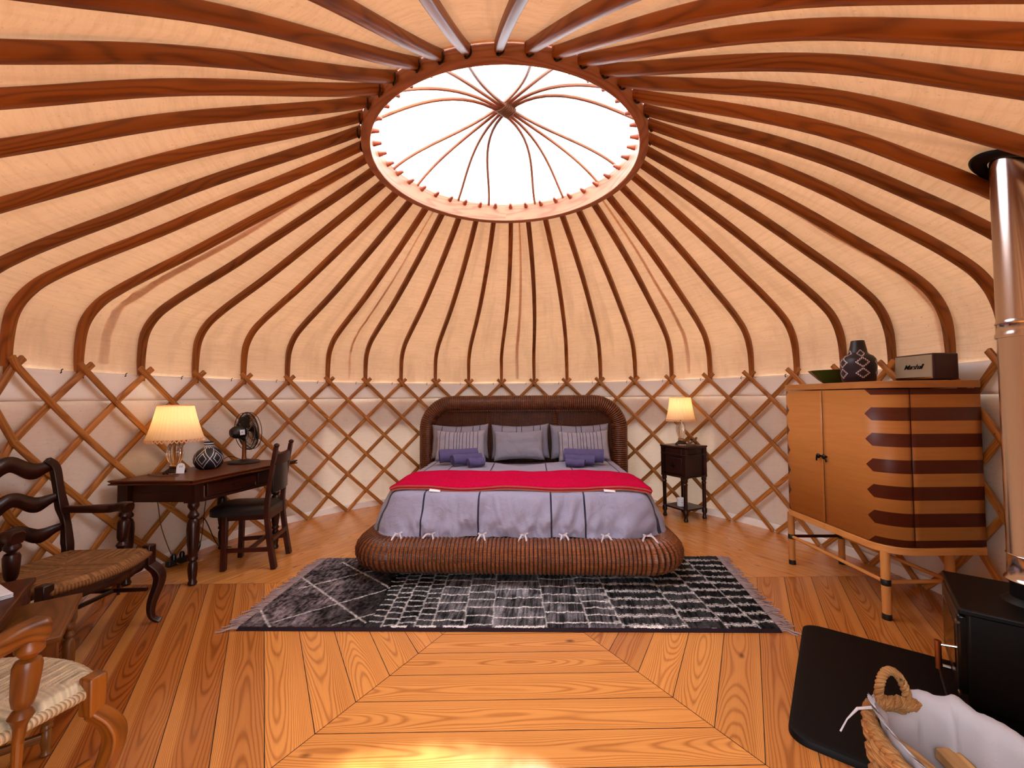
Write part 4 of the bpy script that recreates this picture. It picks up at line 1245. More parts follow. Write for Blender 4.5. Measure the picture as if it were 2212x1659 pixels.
# ------------------------------------------------------------------ rush seated armchairs
def rush_seat(wf, wb, d, z0, col, seed=0, bulge=.055):
    """woven rush in four wedges; local x right, y front"""
    n = 90; P, C = [], []
    rs = random.Random(seed)
    strip = {}
    for i in range(n+1):
        row = []
        for j in range(n+1):
            a, b = 2*i/n-1, 2*j/n-1                       # a: side to side, b: back to front
            w = lerp(wb, wf, (b+1)/2)/2
            x = a*w; y = b*d/2 + (bulge*(1-a*a)*max(0, b) if b > 0 else 0)
            m = max(abs(a), abs(b))
            # strands run parallel to the rail they wrap
            if abs(a) > abs(b): s, along, sec = b*d/2, a, (1 if a > 0 else 2)
            else: s, along, sec = a*w, b, (3 if b > 0 else 4)
            q = s/.0085; k = math.floor(q); fr = q-k
            hgt = .0035*math.sqrt(max(0, 1-(2*fr-1)**2))
            edge = max(0, m-.90)/.10
            sag = -.012*(1-m*m)
            seam = -.004*max(0, 1-abs(abs(a)-abs(b))/.03)
            row.append(Vector((x, y, z0+hgt+sag+seam-.020*edge**2)))
            key = (sec, k)
            if key not in strip: strip[key] = rs.uniform(.55, 1.25)
            t = strip[key]*(.70+.5*(hgt/.0035))*(.9+.25*noise.noise(Vector((x*40, y*40, seed))))
            C.append((col[0]*t, col[1]*t, col[2]*t*rs.uniform(.85, 1.1), 1))
        P.append(row)
    g = G(); g.grid(P)
    nv = len(g.v)
    # rolled edge wrapping the rails
    per = [P[i][0] for i in range(n+1)]+[P[n][j] for j in range(1, n+1)]+[P[i][n] for i in range(n-1, -1, -1)]+[P[0][j] for j in range(n-1, 0, -1)]
    rings = []
    cx = Vector((0, 0, 0))
    for k in range(7):
        a = PI*k/6-PI/2*.0
        rr = []
        for idx, p in enumerate(per):
            o = Vector((p.x, p.y, 0)); o = o.normalized()
            bulg = 1+.18*(idx % 2)
            rr.append(Vector((p.x, p.y, p.z))+o*.014*math.sin(a)*bulg+Vector((0, 0, -.016*(1-math.cos(a)))))
        rings.append(rr)
    g.grid(rings, wrap=True)
    for k in range(7):
        for idx in range(len(per)):
            t = (.40 if idx % 2 else 1.2)*(1-.06*k)
            C.append((col[0]*t, col[1]*t*.9, col[2]*t*.8, 1))
    return g, C

def build_armchair(loc, rz, label, wmat, rushcol, seed, zs=.445):
    t = thing('rush_armchair', label, 'armchair', loc, rz, 'rush seated armchairs')
    ZS = zs; wf, wb, d = .53, .42, .44
    g, C = rush_seat(wf+.004, wb+.004, d, ZS, rushcol, seed, .075)
    g.build('seat', M['rush'], t, sharp=70, colattr=('col', 'POINT', C))
    for s in (-1, 1):
        # front cabriole leg with its square block
        g = G(); x, y = s*wf/2, d/2-.005
        g.box((x, y, ZS-.045), (.048, .048, .115))
        path = catmull([(x, y, ZS-.095), (x+s*.028, y+.030, ZS-.15), (x+s*.034, y+.036, ZS-.21), (x+s*.012, y+.012, ZS-.33), (x+s*.012, y+.015, .04), (x+s*.038, y+.042, .002)], 6)
        n = len(path)
        g.sweep(path, [(-.024, -.020), (.024, -.020), (.024, .020), (-.024, .020)], up=(0, 1, .2), scale=[interp(i/n, [0, .25, .45, .8, .93, 1], [1.0, 1.15, 1.0, .62, .66, .95]) for i in range(n)])
        g.build('front_leg', wmat, t, bevel=.006)
        # rear leg running up into the wavy back post
        g = G(); xb, yb = s*wb/2, -d/2
        path = catmull([(xb, yb-.05, 0), (xb, yb-.02, .22), (xb, yb, .43), (xb+s*.004, yb-.01, .50), (xb+s*.016, yb-.035, .60), (xb+s*.004, yb-.05, .70), (xb-s*.004, yb-.065, .82), (xb-s*.010, yb-.082, .92), (xb-s*.045, yb-.092, .965)], 6)
        n = len(path)
        g.sweep(path, [(-.022, -.017), (.022, -.017), (.022, .017), (-.022, .017)], up=(0, 1, .1), scale=[interp(i/n, [0, .35, .5, .6, .7, .9, 1], [.85, 1.1, .85, 1.15, .95, 1.0, .9]) for i in range(n)])
        g.build('back_post', wmat, t, bevel=.005)
        # arm with scroll end and turned support
        g = G()
        path = catmull([(xb+s*.005, yb-.045, .675), (s*(wb/2+.03), -.10, .672), (s*(wf/2+.008), -.03, .668), (s*(wf/2+.006), .035, .678), (s*(wf/2+.004), .088, .672)], 6)
        n = len(path)
        g.sweep(path, [(-.026, -.014), (-.018, -.025), (.018, -.025), (.026, -.014), (.026, .010), (.014, .022), (-.014, .022), (-.026, .010)], scale=[interp(i/n, [0, .3, .75, .92, 1], [.75, .95, 1.05, 1.3, .95]) for i in range(n)])
        g.build('arm', wmat, t, sharp=50)
        g = G()
        g.between((s*(wf/2-.005), .045, ZS-.06), (s*(wf/2+.006), .060, .655), [(.012, 0), (.014, .15), (.018, .20), (.027, .26), (.020, .31), (.014, .335), (.021, .36), (.026, .44), (.029, .62), (.030, .74), (.025, .79), (.014, .81), (.018, .83), (.030, .88), (.030, .92), (.022, .97), (.019, 1)], 20)
        g.tube([(s*(wf/2-.008), .042, .17), (s*(wf/2-.005), .045, ZS-.055)], [.008, .012], 10)
        g.build('arm_support', wmat, t)
    def rail(name, pts, w, h):
        g = G(); g.sweep(pts, [(-w, -h), (w, -h), (w, h), (-w, h)]); g.build(name, wmat, t, bevel=.003)
    rail('seat_rail', [(-wf/2+.02, d/2-.01, ZS-.034), (-wb/2+.02, -d/2, ZS-.034)], .010, .012)
    rail('seat_rail', [(wf/2-.02, d/2-.01, ZS-.034), (wb/2-.02, -d/2, ZS-.034)], .010, .012)
    rail('seat_rail', [(wb/2, -d/2, ZS-.03), (-wb/2, -d/2, ZS-.03)], .013, .016)
    # scalloped front apron following the curved seat
    g = G(); n = 40; Pg = []
    for i in range(n+1):
        a = 2*i/n-1; x = a*(wf/2-.02); y = d/2+.075*(1-a*a)-.006
        low = ZS-.088-.030*(1-abs(math.cos(a*PI*1.5)))*.8-.012*math.cos(a*PI*3)
        Pg.append([Vector((x, y, ZS-.036)), Vector((x, y, low))])
    g.grid(Pg, lambda i, j: (i*.014, j*.08)); g.build('front_apron', wmat, t, solid=.018, sharp=50)
    # ladder back: three wavy slats and the crest
    for z, hh, am in ((.93, .044, .020), (.745, .040, .016), (.575, .036, .016)):
        g = G(); Pg = []; n = 30; yb = -d/2-(.08 if z > .9 else .055 if z > .7 else .03)
        for i in range(n+1):
            a = 2*i/n-1; x = a*(wb/2-.012); c = z+am*math.cos(a*PI)*.8+.012*math.cos(a*PI*2)
            e = hh*(.88+.20*math.cos(a*PI*.9))
            Pg.append([Vector((x, yb-.025*(1-a*a), c+e)), Vector((x, yb-.022*(1-a*a), c-e+.012*math.cos(a*PI*2)))])
        g.grid(Pg, lambda i, j: (i*.013, j*.07)); g.build('back_slat', wmat, t, solid=.017, sharp=50)
    for pts in ([(-wf/2, d/2-.01, .20), (-wb/2, -d/2-.02, .20)], [(wf/2, d/2-.01, .20), (wb/2, -d/2-.02, .20)], [(-wf/2+.015, .03, .20), (wf/2-.015, .03, .20)], [(-wb/2, -d/2-.02, .24), (wb/2, -d/2-.02, .24)]):
        g = G(); a, b = Vector(pts[0]), Vector(pts[1]); g.between(a, b, [(.010, 0), (.012, .2), (.013, .5), (.012, .8), (.010, 1)], 12); g.build('stretcher', wmat, t)
    return t
build_armchair((-1.580, -1.680, 0), R(-11), 'light brown rush seated armchair nearest the camera beside the nested tables', M['walnut'], (.56, .46, .32), 1, .445)
build_armchair((-2.330, -.60, 0), R(-93), 'dark brown rush seated armchair by the left wall facing into the room', M['mahog'], (.24, .115, .045), 2)

# ------------------------------------------------------------------ nest of two tables
def nest_table(name, label, corner, L, Wd, H, legr, mt='table'):
    dx = Vector((.61, -.79, 0)); dy = Vector((-.79, -.61, 0))
    t = thing(name, label, 'side table', corner, math.atan2(dx.y, dx.x), 'nested side tables')
    # local x along dx; local y = -dy
    g = G(); g.box((L/2, -Wd/2, H-.011), (L, Wd, .022)); g.build('tabletop', M[mt], t, bevel=.004)
    for x in (.035, L-.035):
        for y in (-.035, -Wd+.035):
            g = G(); g.between((x, y, 0), (x, y, H-.10), [(r*legr, z/.87) for r, z in TURN], 16); g.box((x, y, H-.062), (.044, .044, .08))
            g.build('leg', M[mt], t)
    for c, s in (((L/2, -.035, H-.055), (L-.10, .018, .065)), ((L/2, -Wd+.035, H-.055), (L-.10, .018, .065)), ((.035, -Wd/2, H-.055), (.018, Wd-.10, .065)), ((L-.035, -Wd/2, H-.055), (.018, Wd-.10, .065))):
        g = G(); g.box(c, s); g.build('apron', M[mt], t, bevel=.002)
    for x in (.035, L-.035):
        g = G(); g.box((x, -Wd/2, .07), (.02, Wd-.09, .026)); g.build('stretcher', M[mt], t, bevel=.003)
    return t
nest_table('side_table', 'taller brown side table with a booklet on it, left of the lower table', (-2.075, -.96, 0), .50, .36, .53, .62)
nest_table('side_table', 'lower brown side table pulled out from under the taller one', (-1.925, -.905, 0), .445, .33, .435, .55, 'tablelow')
def build_booklet():
    t = thing('booklet', 'white folded booklet lying on the taller side table', 'booklet', (-2.07, -1.165, .530), R(-30))
    for k in range(3):
        g = G(); Pg = [[Vector((lerp(-.10, .10, i/8), lerp(-.07, .07, j/4), .002+.0035*k+.003*(i/8)**2*k)) for j in range(5)] for i in range(9)]
        g.grid(Pg); g.build('sheet', M['paper'], t, solid=.0022)
build_booklet()

# ------------------------------------------------------------------ nightstand group
def build_nightstand():
    c0 = Vector((1.905, 1.70, 0)); a = R(26); S = .28; H = .775
    t = thing('nightstand', 'dark square nightstand on turned legs right of the bed', 'nightstand', c0, a)
    h = S/2
    for x in (-h, h):
        for y in (-h, h):
            g = G(); g.between((x, y, 0), (x, y, .44), [(.018, 0), (.024, .03), (.018, .07), (.016, .12), (.026, .16), (.026, .24), (.018, .27), (.020, .31), (.019, .55), (.021, .84), (.026, .87), (.018, .90), (.026, .95), (.024, 1)], 16)
            g.box((x, y, .60), (.045, .045, .32))
            g.lathe([(.0, -.02), (.016, -.014), (.020, 0), (.014, .01)], 12, (x, y, .435)); g.build('leg', M['mahog'], t)
    for c, s in (((0, -h, .60), (S-.04, .02, .31)), ((h, 0, .60), (.02, S-.04, .31)), ((0, h, .60), (S-.04, .02, .31)), ((-h+.006, 0, .60), (.012, S-.04, .31))):
        g = G(); g.box(c, s); g.build('panel', M['mahog'], t, bevel=.002)
    for zc, hh, nm in ((.705, .075, 'drawer'), (.565, .165, 'door')):
        g = G(); g.box((-h-.008, 0, zc), (.018, S-.06, hh)); d = g.build(nm, M['mahog'], t, bevel=.004)
        g = G()
        if nm == 'door':
            g.lathe([(.022, 0), (.024, .004), (.012, .007), (.008, .016), (.013, .020), (.011, .028), (0, .031)], 16, (-h-.017, 0, zc), Matrix.Rotation(R(-90), 3, 'Y')); g.build('knob', M['black'], d)
    g = G(); e = h+.030
    g.sweep([(0, 0, H-.028), (0, 0, H-.018), (0, 0, H-.010), (0, 0, H)], [(-e, -e), (e, -e), (e, e), (-e, e)], up=(0, 1, 0), scale=[.93, .97, 1.0, .985]); g.build('tabletop', M['mahog'], t, smooth=False)
    for zz in (.725-.04, .455):
        g = G()
        for s in (-1, 1):
            g.box((s*h, 0, zz), (.052, S+.05, .012)); g.box((0, s*h, zz), (S+.05, .052, .012))
        g.build('moulding', M['mahog'], t, bevel=.003)
    g = G(); g.box((0, 0, .115), (S+.02, S+.02, .018)); g.build('shelf', M['mahog'], t, bevel=.004)
    return c0, a, H
ns_c, ns_a, ns_H = build_nightstand()
build_lamp('table_lamp', 'small lit table lamp with pleated cream shade on the nightstand', (ns_c.x-.015, ns_c.y+.02, ns_H), .262, .034, .278, .515, .146, .108, .8)
def build_knot():
    g = G(); pts = []
    for i in range(60):
        a = 2*PI*i/60; pts.append((.028*(math.sin(a)+2*math.sin(2*a))*.55, .028*(math.cos(a)-2*math.cos(2*a))*.55, .042+.020*math.sin(3*a)+.012*math.sin(a)))
    g.tube(pts, .011, 8, loop=True)
    o = g.build('knotted_ornament', M['knot'], None); o.location = (ns_c.x+.105, ns_c.y-.005, ns_H+.006)
    tag(o, 'small brown knotted ornament beside the lamp on the nightstand', 'ornament')
build_knot()
def build_mug():
    t = thing('mug', 'white china mug on the bottom shelf of the nightstand', 'mug', (ns_c.x-.045, ns_c.y-.02, .124), R(20))
    g = G(); g.lathe([(0, 0), (.036, 0), (.040, .004), (.041, .085), (.0385, .086), (.037, .010), (0, .008)], 32); g.build('body', M['white'], t, sharp=40)
    g = G(); g.tube(catmull([(.040, 0, .020), (.062, 0, .026), (.068, 0, .045), (.060, 0, .064), (.040, 0, .068)], 5), .005, 8); g.build('handle', M['white'], t)
    g = G()
    for z, a0 in ((.045, -.3), (.050, .2)):
        g.tube([(.0415*math.cos(R(-110)+a0+k*.06), .0415*math.sin(R(-110)+a0+k*.06), z+.004*math.sin(k*1.2)) for k in range(6)], .0016, 4)
    g.build('printed_mark', M['stitchdark'] if 'stitchdark' in M else M['towel'], t)
build_mug()
def build_card():
    g = G(); g.box((0, 0, .026), (.045, .003, .052)); g.cur = 1; g.box((0, -.002, .030), (.026, .002, .020))
    o = g.build('picture_card', [M['paper'], M['orange']], None); o.location = (ns_c.x+.035, ns_c.y+.03, .124); o.rotation_euler = (R(-8), 0, R(20))
    tag(o, 'small standing card behind the mug on the nightstand shelf', 'card')
build_card()

# ------------------------------------------------------------------ cabinet
CBX, CBX2, CBY, CBZ0, CBZ1 = 2.165, 2.715, .465, .430, 1.340
def build_cabinet():
    t = thing('cabinet', 'oak cabinet with dark arrow shaped inlay bands on slim legs, right wall', 'cabinet', (2.44, 0, 0))
    ox = 2.44; cr = .14
    def outline(off=0.0):
        """points along the front, s measured from the middle; negative s towards +y"""
        pts = []
        hw, r = CBY+off, cr+off; fx = CBX-off
        flat = CBY-cr
        for s in np.linspace(0, flat, 12): pts.append((s, fx, -s, -1, 0))
        for k in range(1, 15):
            a = PI/2*k/14; pts.append((flat+cr*a, fx+r-r*math.cos(a), -(flat)-r*math.sin(a), -math.cos(a), -math.sin(a)))
        s0 = pts[-1][0]
        for x in np.linspace(fx+r, CBX2, 12)[1:]: pts.append((s0+x-(fx+r), x, -hw, 0, -1))
        return pts
    half = outline(); s_seam = CBY-cr+cr*PI/2
    def panel(name, sel, z0, z1, off, mirror, mat, parent):
        g = G(); P = []
        for (s, x, y, nx, ny) in half:
            if not sel(s): continue
            yy = -y if mirror else y
            P.append([Vector((x+nx*off-ox, (yy-ny*off if mirror else yy+ny*off), z)) for z in np.linspace(z0, z1, 2)])
        ss = [h[0]*(-1 if mirror else 1) for h in half if sel(h[0])]
        if not mirror: g.grid(P, lambda i, j: (ss[i], (z0, z1)[j]))
        else: g.grid(P[::-1], lambda i, j: (ss[::-1][i], (z0, z1)[j]))
        return g.build(name, mat, parent, sharp=40, solid=.018)
    eps = .0025
    for mir in (False, True):
        d = panel('door', lambda s: s <= s_seam+1e-6, CBZ0+.006, CBZ1-.006, .0, mir, M['inlay'], t)
        g = G(); sy = 1 if mir else -1
        g.lathe([(.007, 0), (.006, .010), (.016, .016), (.017, .023), (.010, .029), (0, .030)], 16, (CBX-.008-ox, sy*.026, .885), Matrix.Rotation(R(-90), 3, 'Y'))
        g.tube([(CBX-.026-ox, sy*.026, .885), (CBX-.030-ox, sy*.040, .874), (CBX-.026-ox, sy*.044, .852)], .005, 8)
        g.build('knob', M['black'], d)
        panel('side_panel', lambda s: s >= s_seam-1e-6, CBZ0+.006, CBZ1-.006, .0, mir, M['inlay'], t)
    # dark carcass behind the gaps, seen at the seams
    g = G(); ring = []
    for (s, x, y, nx, ny) in half: ring.append((x-nx*.0145-ox, y-ny*.0145))
    full = ring+[(CBX2-ox, 0)]+[(x, -y) for x, y in ring[::-1]]
    vs = [(x, y, CBZ0+.004) for x, y in full]+[(x, y, CBZ1-.004) for x, y in full]; k = len(full)
    fs = [(i, (i+1) % k, k+(i+1) % k, k+i) for i in range(k)]+[tuple(range(k))[::-1], tuple(range(k, 2*k))]
    g.add(vs, fs); g.build('carcass', M['mahog'], t, smooth=False)
    g = G()
    g.box((CBX-.004-ox, 0, 0.885), (.012, .003, CBZ1-CBZ0-.02))
    g.build('door_gap', M['black'], t)
    for sy in (-1, 1):
        g = G(); g.box((CBX+cr-ox, sy*(CBY+.0055), .885), (.004, .009, CBZ1-CBZ0-.014)); g.build('door_gap', M['mahog'], t)
    for nm, z0, z1, off in (('top', CBZ1, 1.382, .014), ('bottom_frame', .388, CBZ0, .012)):
        h2 = outline(off); ring = [(x-ox, y) for (s, x, y, nx, ny) in h2]
        full = ring+[(x, -y) for x, y in ring[::-1] if abs(y) > 1e-6]
        k = len(full); g = G()
        vs = [(x, y, z0) for x, y in full]+[(x, y, z1) for x, y in full]
        fs = [(i, (i+1) % k, k+(i+1) % k, k+i) for i in range(k)]+[tuple(range(k))[::-1], tuple(range(k, 2*k))]
        uvs = [[(f_*.05, 0), (f_*.05+.05, 0), (f_*.05+.05, .04), (f_*.05, .04)] for f_ in range(k)]+[[(full[i][1], full[i][0]) for i in range(k)][::-1], [(full[i][1], full[i][0]) for i in range(k)]]
        g.add(vs, fs, uvs); g.build(nm, M['oak'], t, sharp=40, bevel=.003)
    legs = [(2.195, -.40), (2.195, .41), (2.575, -.40), (2.575, .40)]
    for x, y in legs:
        g = G(); g.lathe([(.0, 0.0), (.018, 0), (.021, .01), (.0235, .395)], 20, (x-ox, y, 0)); l = g.build('leg', M['oak'], t)
        g = G(); g.lathe([(.0, 0), (.022, 0), (.0235, .004), (.0235, .034), (.020, .036)], 20, (x-ox, y, -.001)); g.build('foot_cap', M['blackband'], l)
        g = G(); g.lathe([(.0225, .195), (.0245, .198), (.0245, .228), (.0225, .231)], 20, (x-ox, y, 0)); g.build('band', M['blackband'], l)
    for a, b in ((0, 1), (2, 3), (0, 2), (1, 3)):
        g = G(); pa, pb = legs[a], legs[b]; g.tube([(pa[0]-ox, pa[1], .213), (pb[0]-ox, pb[1], .213)], .0115, 12); g.build('stretcher', M['oak'] if (a, b) != (1, 3) else M['mahog'], t)
build_cabinet()

def build_bowl():
    g = G(); n = 64
    g.lathe([(0, 0), (.055, 0), (.060, .004), (.095, .035), (.135, .080), (.150, .098), (.146, .099), (.128, .080), (.085, .032), (0, .012)], n, amp=lambda j, n_, i: 1+(.03*math.cos(j*2*PI*8/n_) if i >= 4 and i < 8 else 0))
    o = g.build('bowl', M['grnbowl'], None, sharp=50); o.location = (2.37, .165, 1.382)
    tag(o, 'dark green glazed bowl with flared rim on top of the cabinet', 'bowl')
build_bowl()
def build_bead_vase():
    prof = [(0, 0), (.080, 0), (.088, .010), (.094, .055), (.096, .115), (.093, .150), (.078, .172), (.058, .185), (.050, .200), (.043, .235), (.036, .272), (.034, .276), (.028, .272), (.030, .20), (0, .15)]
    g = G(); g.lathe(prof, 100, full_uv=True)
    o = g.build('vase', M['vasedots'], None, sharp=60); o.location = (2.31, -.125, 1.382); o.rotation_euler = (0, 0, R(100))
    tag(o, 'tall black vase with white beaded diamonds on top of the cabinet', 'vase')
build_bead_vase()
def build_speaker():
    t = thing('speaker', 'dark brown loudspeaker with cream front grille on top of the cabinet', 'speaker', (2.555, -.325, 1.382), R(0))
    w, h, d = .245, .158, .150          # w along y, front towards -x
    g = G(); g.box((0, 0, h/2+.004), (d, w, h)); g.build('case', simple('dark_brown_leatherette', (50, 14, 16), .45, 0, 120, .2), t, bevel=.010)
    g = G(); g.box((-d/2-.002, 0, h/2+.004), (.006, w-.014, h-.018)); gr = g.build('grille', simple('cream_grille', (168, 156, 132), .8, 0, 260, .4), t, bevel=.003)
    g = G(); g.box((-d/2-.0055, 0, .018), (.003, w-.020, .010)); g.build('brass_strip', M['brass'], gr)
    for x in (-.05, .05):
        for y in (-.09, .09):
            g = G(); g.lathe([(.008, 0), (.009, .005)], 10, (x, y, 0)); g.build('rubber_foot', M['plastic'], t)
    cu = bpy.data.curves.new('script_logo', 'FONT'); cu.body = 'Marshall'; cu.size = .041; cu.shear = .5; cu.extrude = .0012; cu.align_x = 'CENTER'; cu.align_y = 'CENTER'; cu.offset = .0002; cu.space_character = .86
    tmp = bpy.data.objects.new('tmp', cu); COL.objects.link(tmp)
    dg = bpy.context.evaluated_depsgraph_get(); me = bpy.data.meshes.new_from_object(tmp.evaluated_get(dg))
    bpy.data.objects.remove(tmp)
    lo = bpy.data.objects.new('script_logo', me); COL.objects.link(lo); me.materials.clear(); me.materials.append(M['plastic'])
    lo.parent = gr; lo.location = (-d/2-.0065, -.002, h/2+.006); lo.rotation_euler = (R(90), 0, R(-90))
build_speaker()

# ------------------------------------------------------------------ stove, flue, hearth
DS = Vector((.76, -.65, 0)).normalized(); ES = Vector((-.65, -.76, 0)).normalized()
def build_stove():
    c = Vector((2.052, -1.208, .03)); ang = math.atan2(DS.y, DS.x)-PI      # local -x = back, local +x = front
    t = thing('wood_stove', 'black iron wood stove standing on the black hearth plate', 'stove', c, ang)
    w, d, H = .46, .46, .45
    g = G(); g.box((-.005, 0, .255), (d-.03, w-.03, .36)); g.build('firebox', M['black'], t, bevel=.012)
    g = G(); g.box((0, 0, H-.012), (d, w, .024)); g.build('top_plate', M['black'], t, bevel=.006)
    g = G(); g.box((0, 0, .012), (d+.06, w-.02, .024)); g.box((0, 0, .055), (d-.06, w-.08, .07)); g.build('base', M['black'], t, bevel=.008)
    g = G(); g.box((d/2-.012, 0, .265), (.030, w-.05, .30)); dr = g.build('door', M['blackgloss'], t, bevel=.008)
    g = G(); g.box((d/2+.002, 0, .27), (.008, w-.15, .19)); g.build('glass_pane', simple('dark_stove_glass', (10, 8, 8), .06), dr, bevel=.004)
    g = G(); yh = w/2-.055
    g.tube([(d/2+.055, yh, .175), (d/2+.055, yh, .285)], .010, 14); g.build('handle', M['copper'], dr)
    g = G(); g.tube([(d/2, yh, .278), (d/2+.055, yh, .270)], .005, 10); g.build('handle_arm', M['steel'], dr)
    for z in (.13, .40):
        g = G(); g.tube([(d/2+.004, w/2-.012, z), (d/2+.004, w/2+.012, z)], .006, 10); g.build('hinge_pin', M['steel'], dr)
    g = G(); g.tube([(d/2+.006, .02, .12), (d/2+.03, .02, .12)], .008, 10); g.build('air_control', M['steel'], t)
    g = G(); g.lathe([(.085, H), (.072, H+.012), (.060, H+.02), (.060, H+.085)], 32, (-.0, 0, 0)); g.build('flue_collar', M['black'], t)
    return c
st = build_stove()
def build_flue():
    t = thing('stove_pipe', 'polished steel stove pipe rising from the stove through the roof', 'stove pipe', (st.x+.004, st.y-.019, .565))
    g = G(); g.lathe([(.0, 0), (.088, 0), (.092, .006), (.088, .014), (.083, .018), (.081, .10), (.084, .104), (.081, .108), (.081, .960)], 64); g.build('lower_pipe', M['chrome'], t, sharp=50)
    g = G(); g.lathe([(.081, .960), (.0865, .960), (.0865, .974), (.083, .982), (.083, 1.012), (.086, 1.017), (.083, 1.023), (.081, 1.032), (.081, 1.64)], 64); g.build('upper_pipe', M['chrome'], t, sharp=50)
    g = G(); g.lathe([(.081, 1.64), (.081, 2.30)], 48); g.build('outer_pipe', M['chrome'], t)
    # dark flashing where the pipe meets the sloping canvas
    g = G(); Pg = []
    sl = .58
    rd = Vector((st.x, st.y)).normalized()
    for k in range(4):
        r = [.083, .104, .124, .132][k]; row = []
        for j in range(48):
            a = 2*PI*j/48; x, y = r*math.cos(a)*1.02, r*math.sin(a)*1.02
            s = x*rd.x+y*rd.y; row.append(Vector((x, y, 1.625-.58*s+[.012, .006, .004, .012][k])))
        Pg.append(row)
    g.grid(Pg, wrap=True); g.build('flashing', M['hearthm'], t, solid=.006, sharp=60)
build_flue()
def build_hearth():
    d = Vector((.785, -.62, 0)).normalized(); e = Vector((-.62, -.785, 0)).normalized()
    c1 = Vector((1.66, -.462, 0)); L, Wd = .985, 1.02; r = .07
    ang = math.atan2(d.y, d.x)
    ctr = c1+e*L/2+d*Wd/2
    g = G(); pts = []
    for (sx, sy, a0) in ((1, 1, 0), (-1, 1, 90), (-1, -1, 180), (1, -1, 270)):
        rr = r if sx < 0 else .07
        for k in range(9):
            a = R(a0+90*k/8); pts.append((sx*(Wd/2-rr)+rr*math.cos(a), sy*(L/2-rr)+rr*math.sin(a)))
    k = len(pts); vs, fs = [], []
    lay = [(0, 0), (0, .014), (-.003, .024), (-.012, .029), (-.022, .030)]
    for ins, z in lay:
        f = [((abs(x)+ins)*(1 if x > 0 else -1), (abs(y)+ins)*(1 if y > 0 else -1)) for x, y in pts]
        vs += [(x, y, z) for x, y in f]
    for i in range(len(lay)-1):
        for j in range(k): fs.append((i*k+j, i*k+(j+1) % k, (i+1)*k+(j+1) % k, (i+1)*k+j))
    fs.append(tuple((len(lay)-1)*k+j for j in range(k))); fs.append(tuple(range(k))[::-1])
    g.add(vs, fs); o = g.build('hearth_plate', M['hearthm'], None, sharp=40); o.location = ctr; o.rotation_euler = (0, 0, ang)
    tag(o, 'black hearth plate with rounded corners on the floor under the stove', 'hearth')
build_hearth()

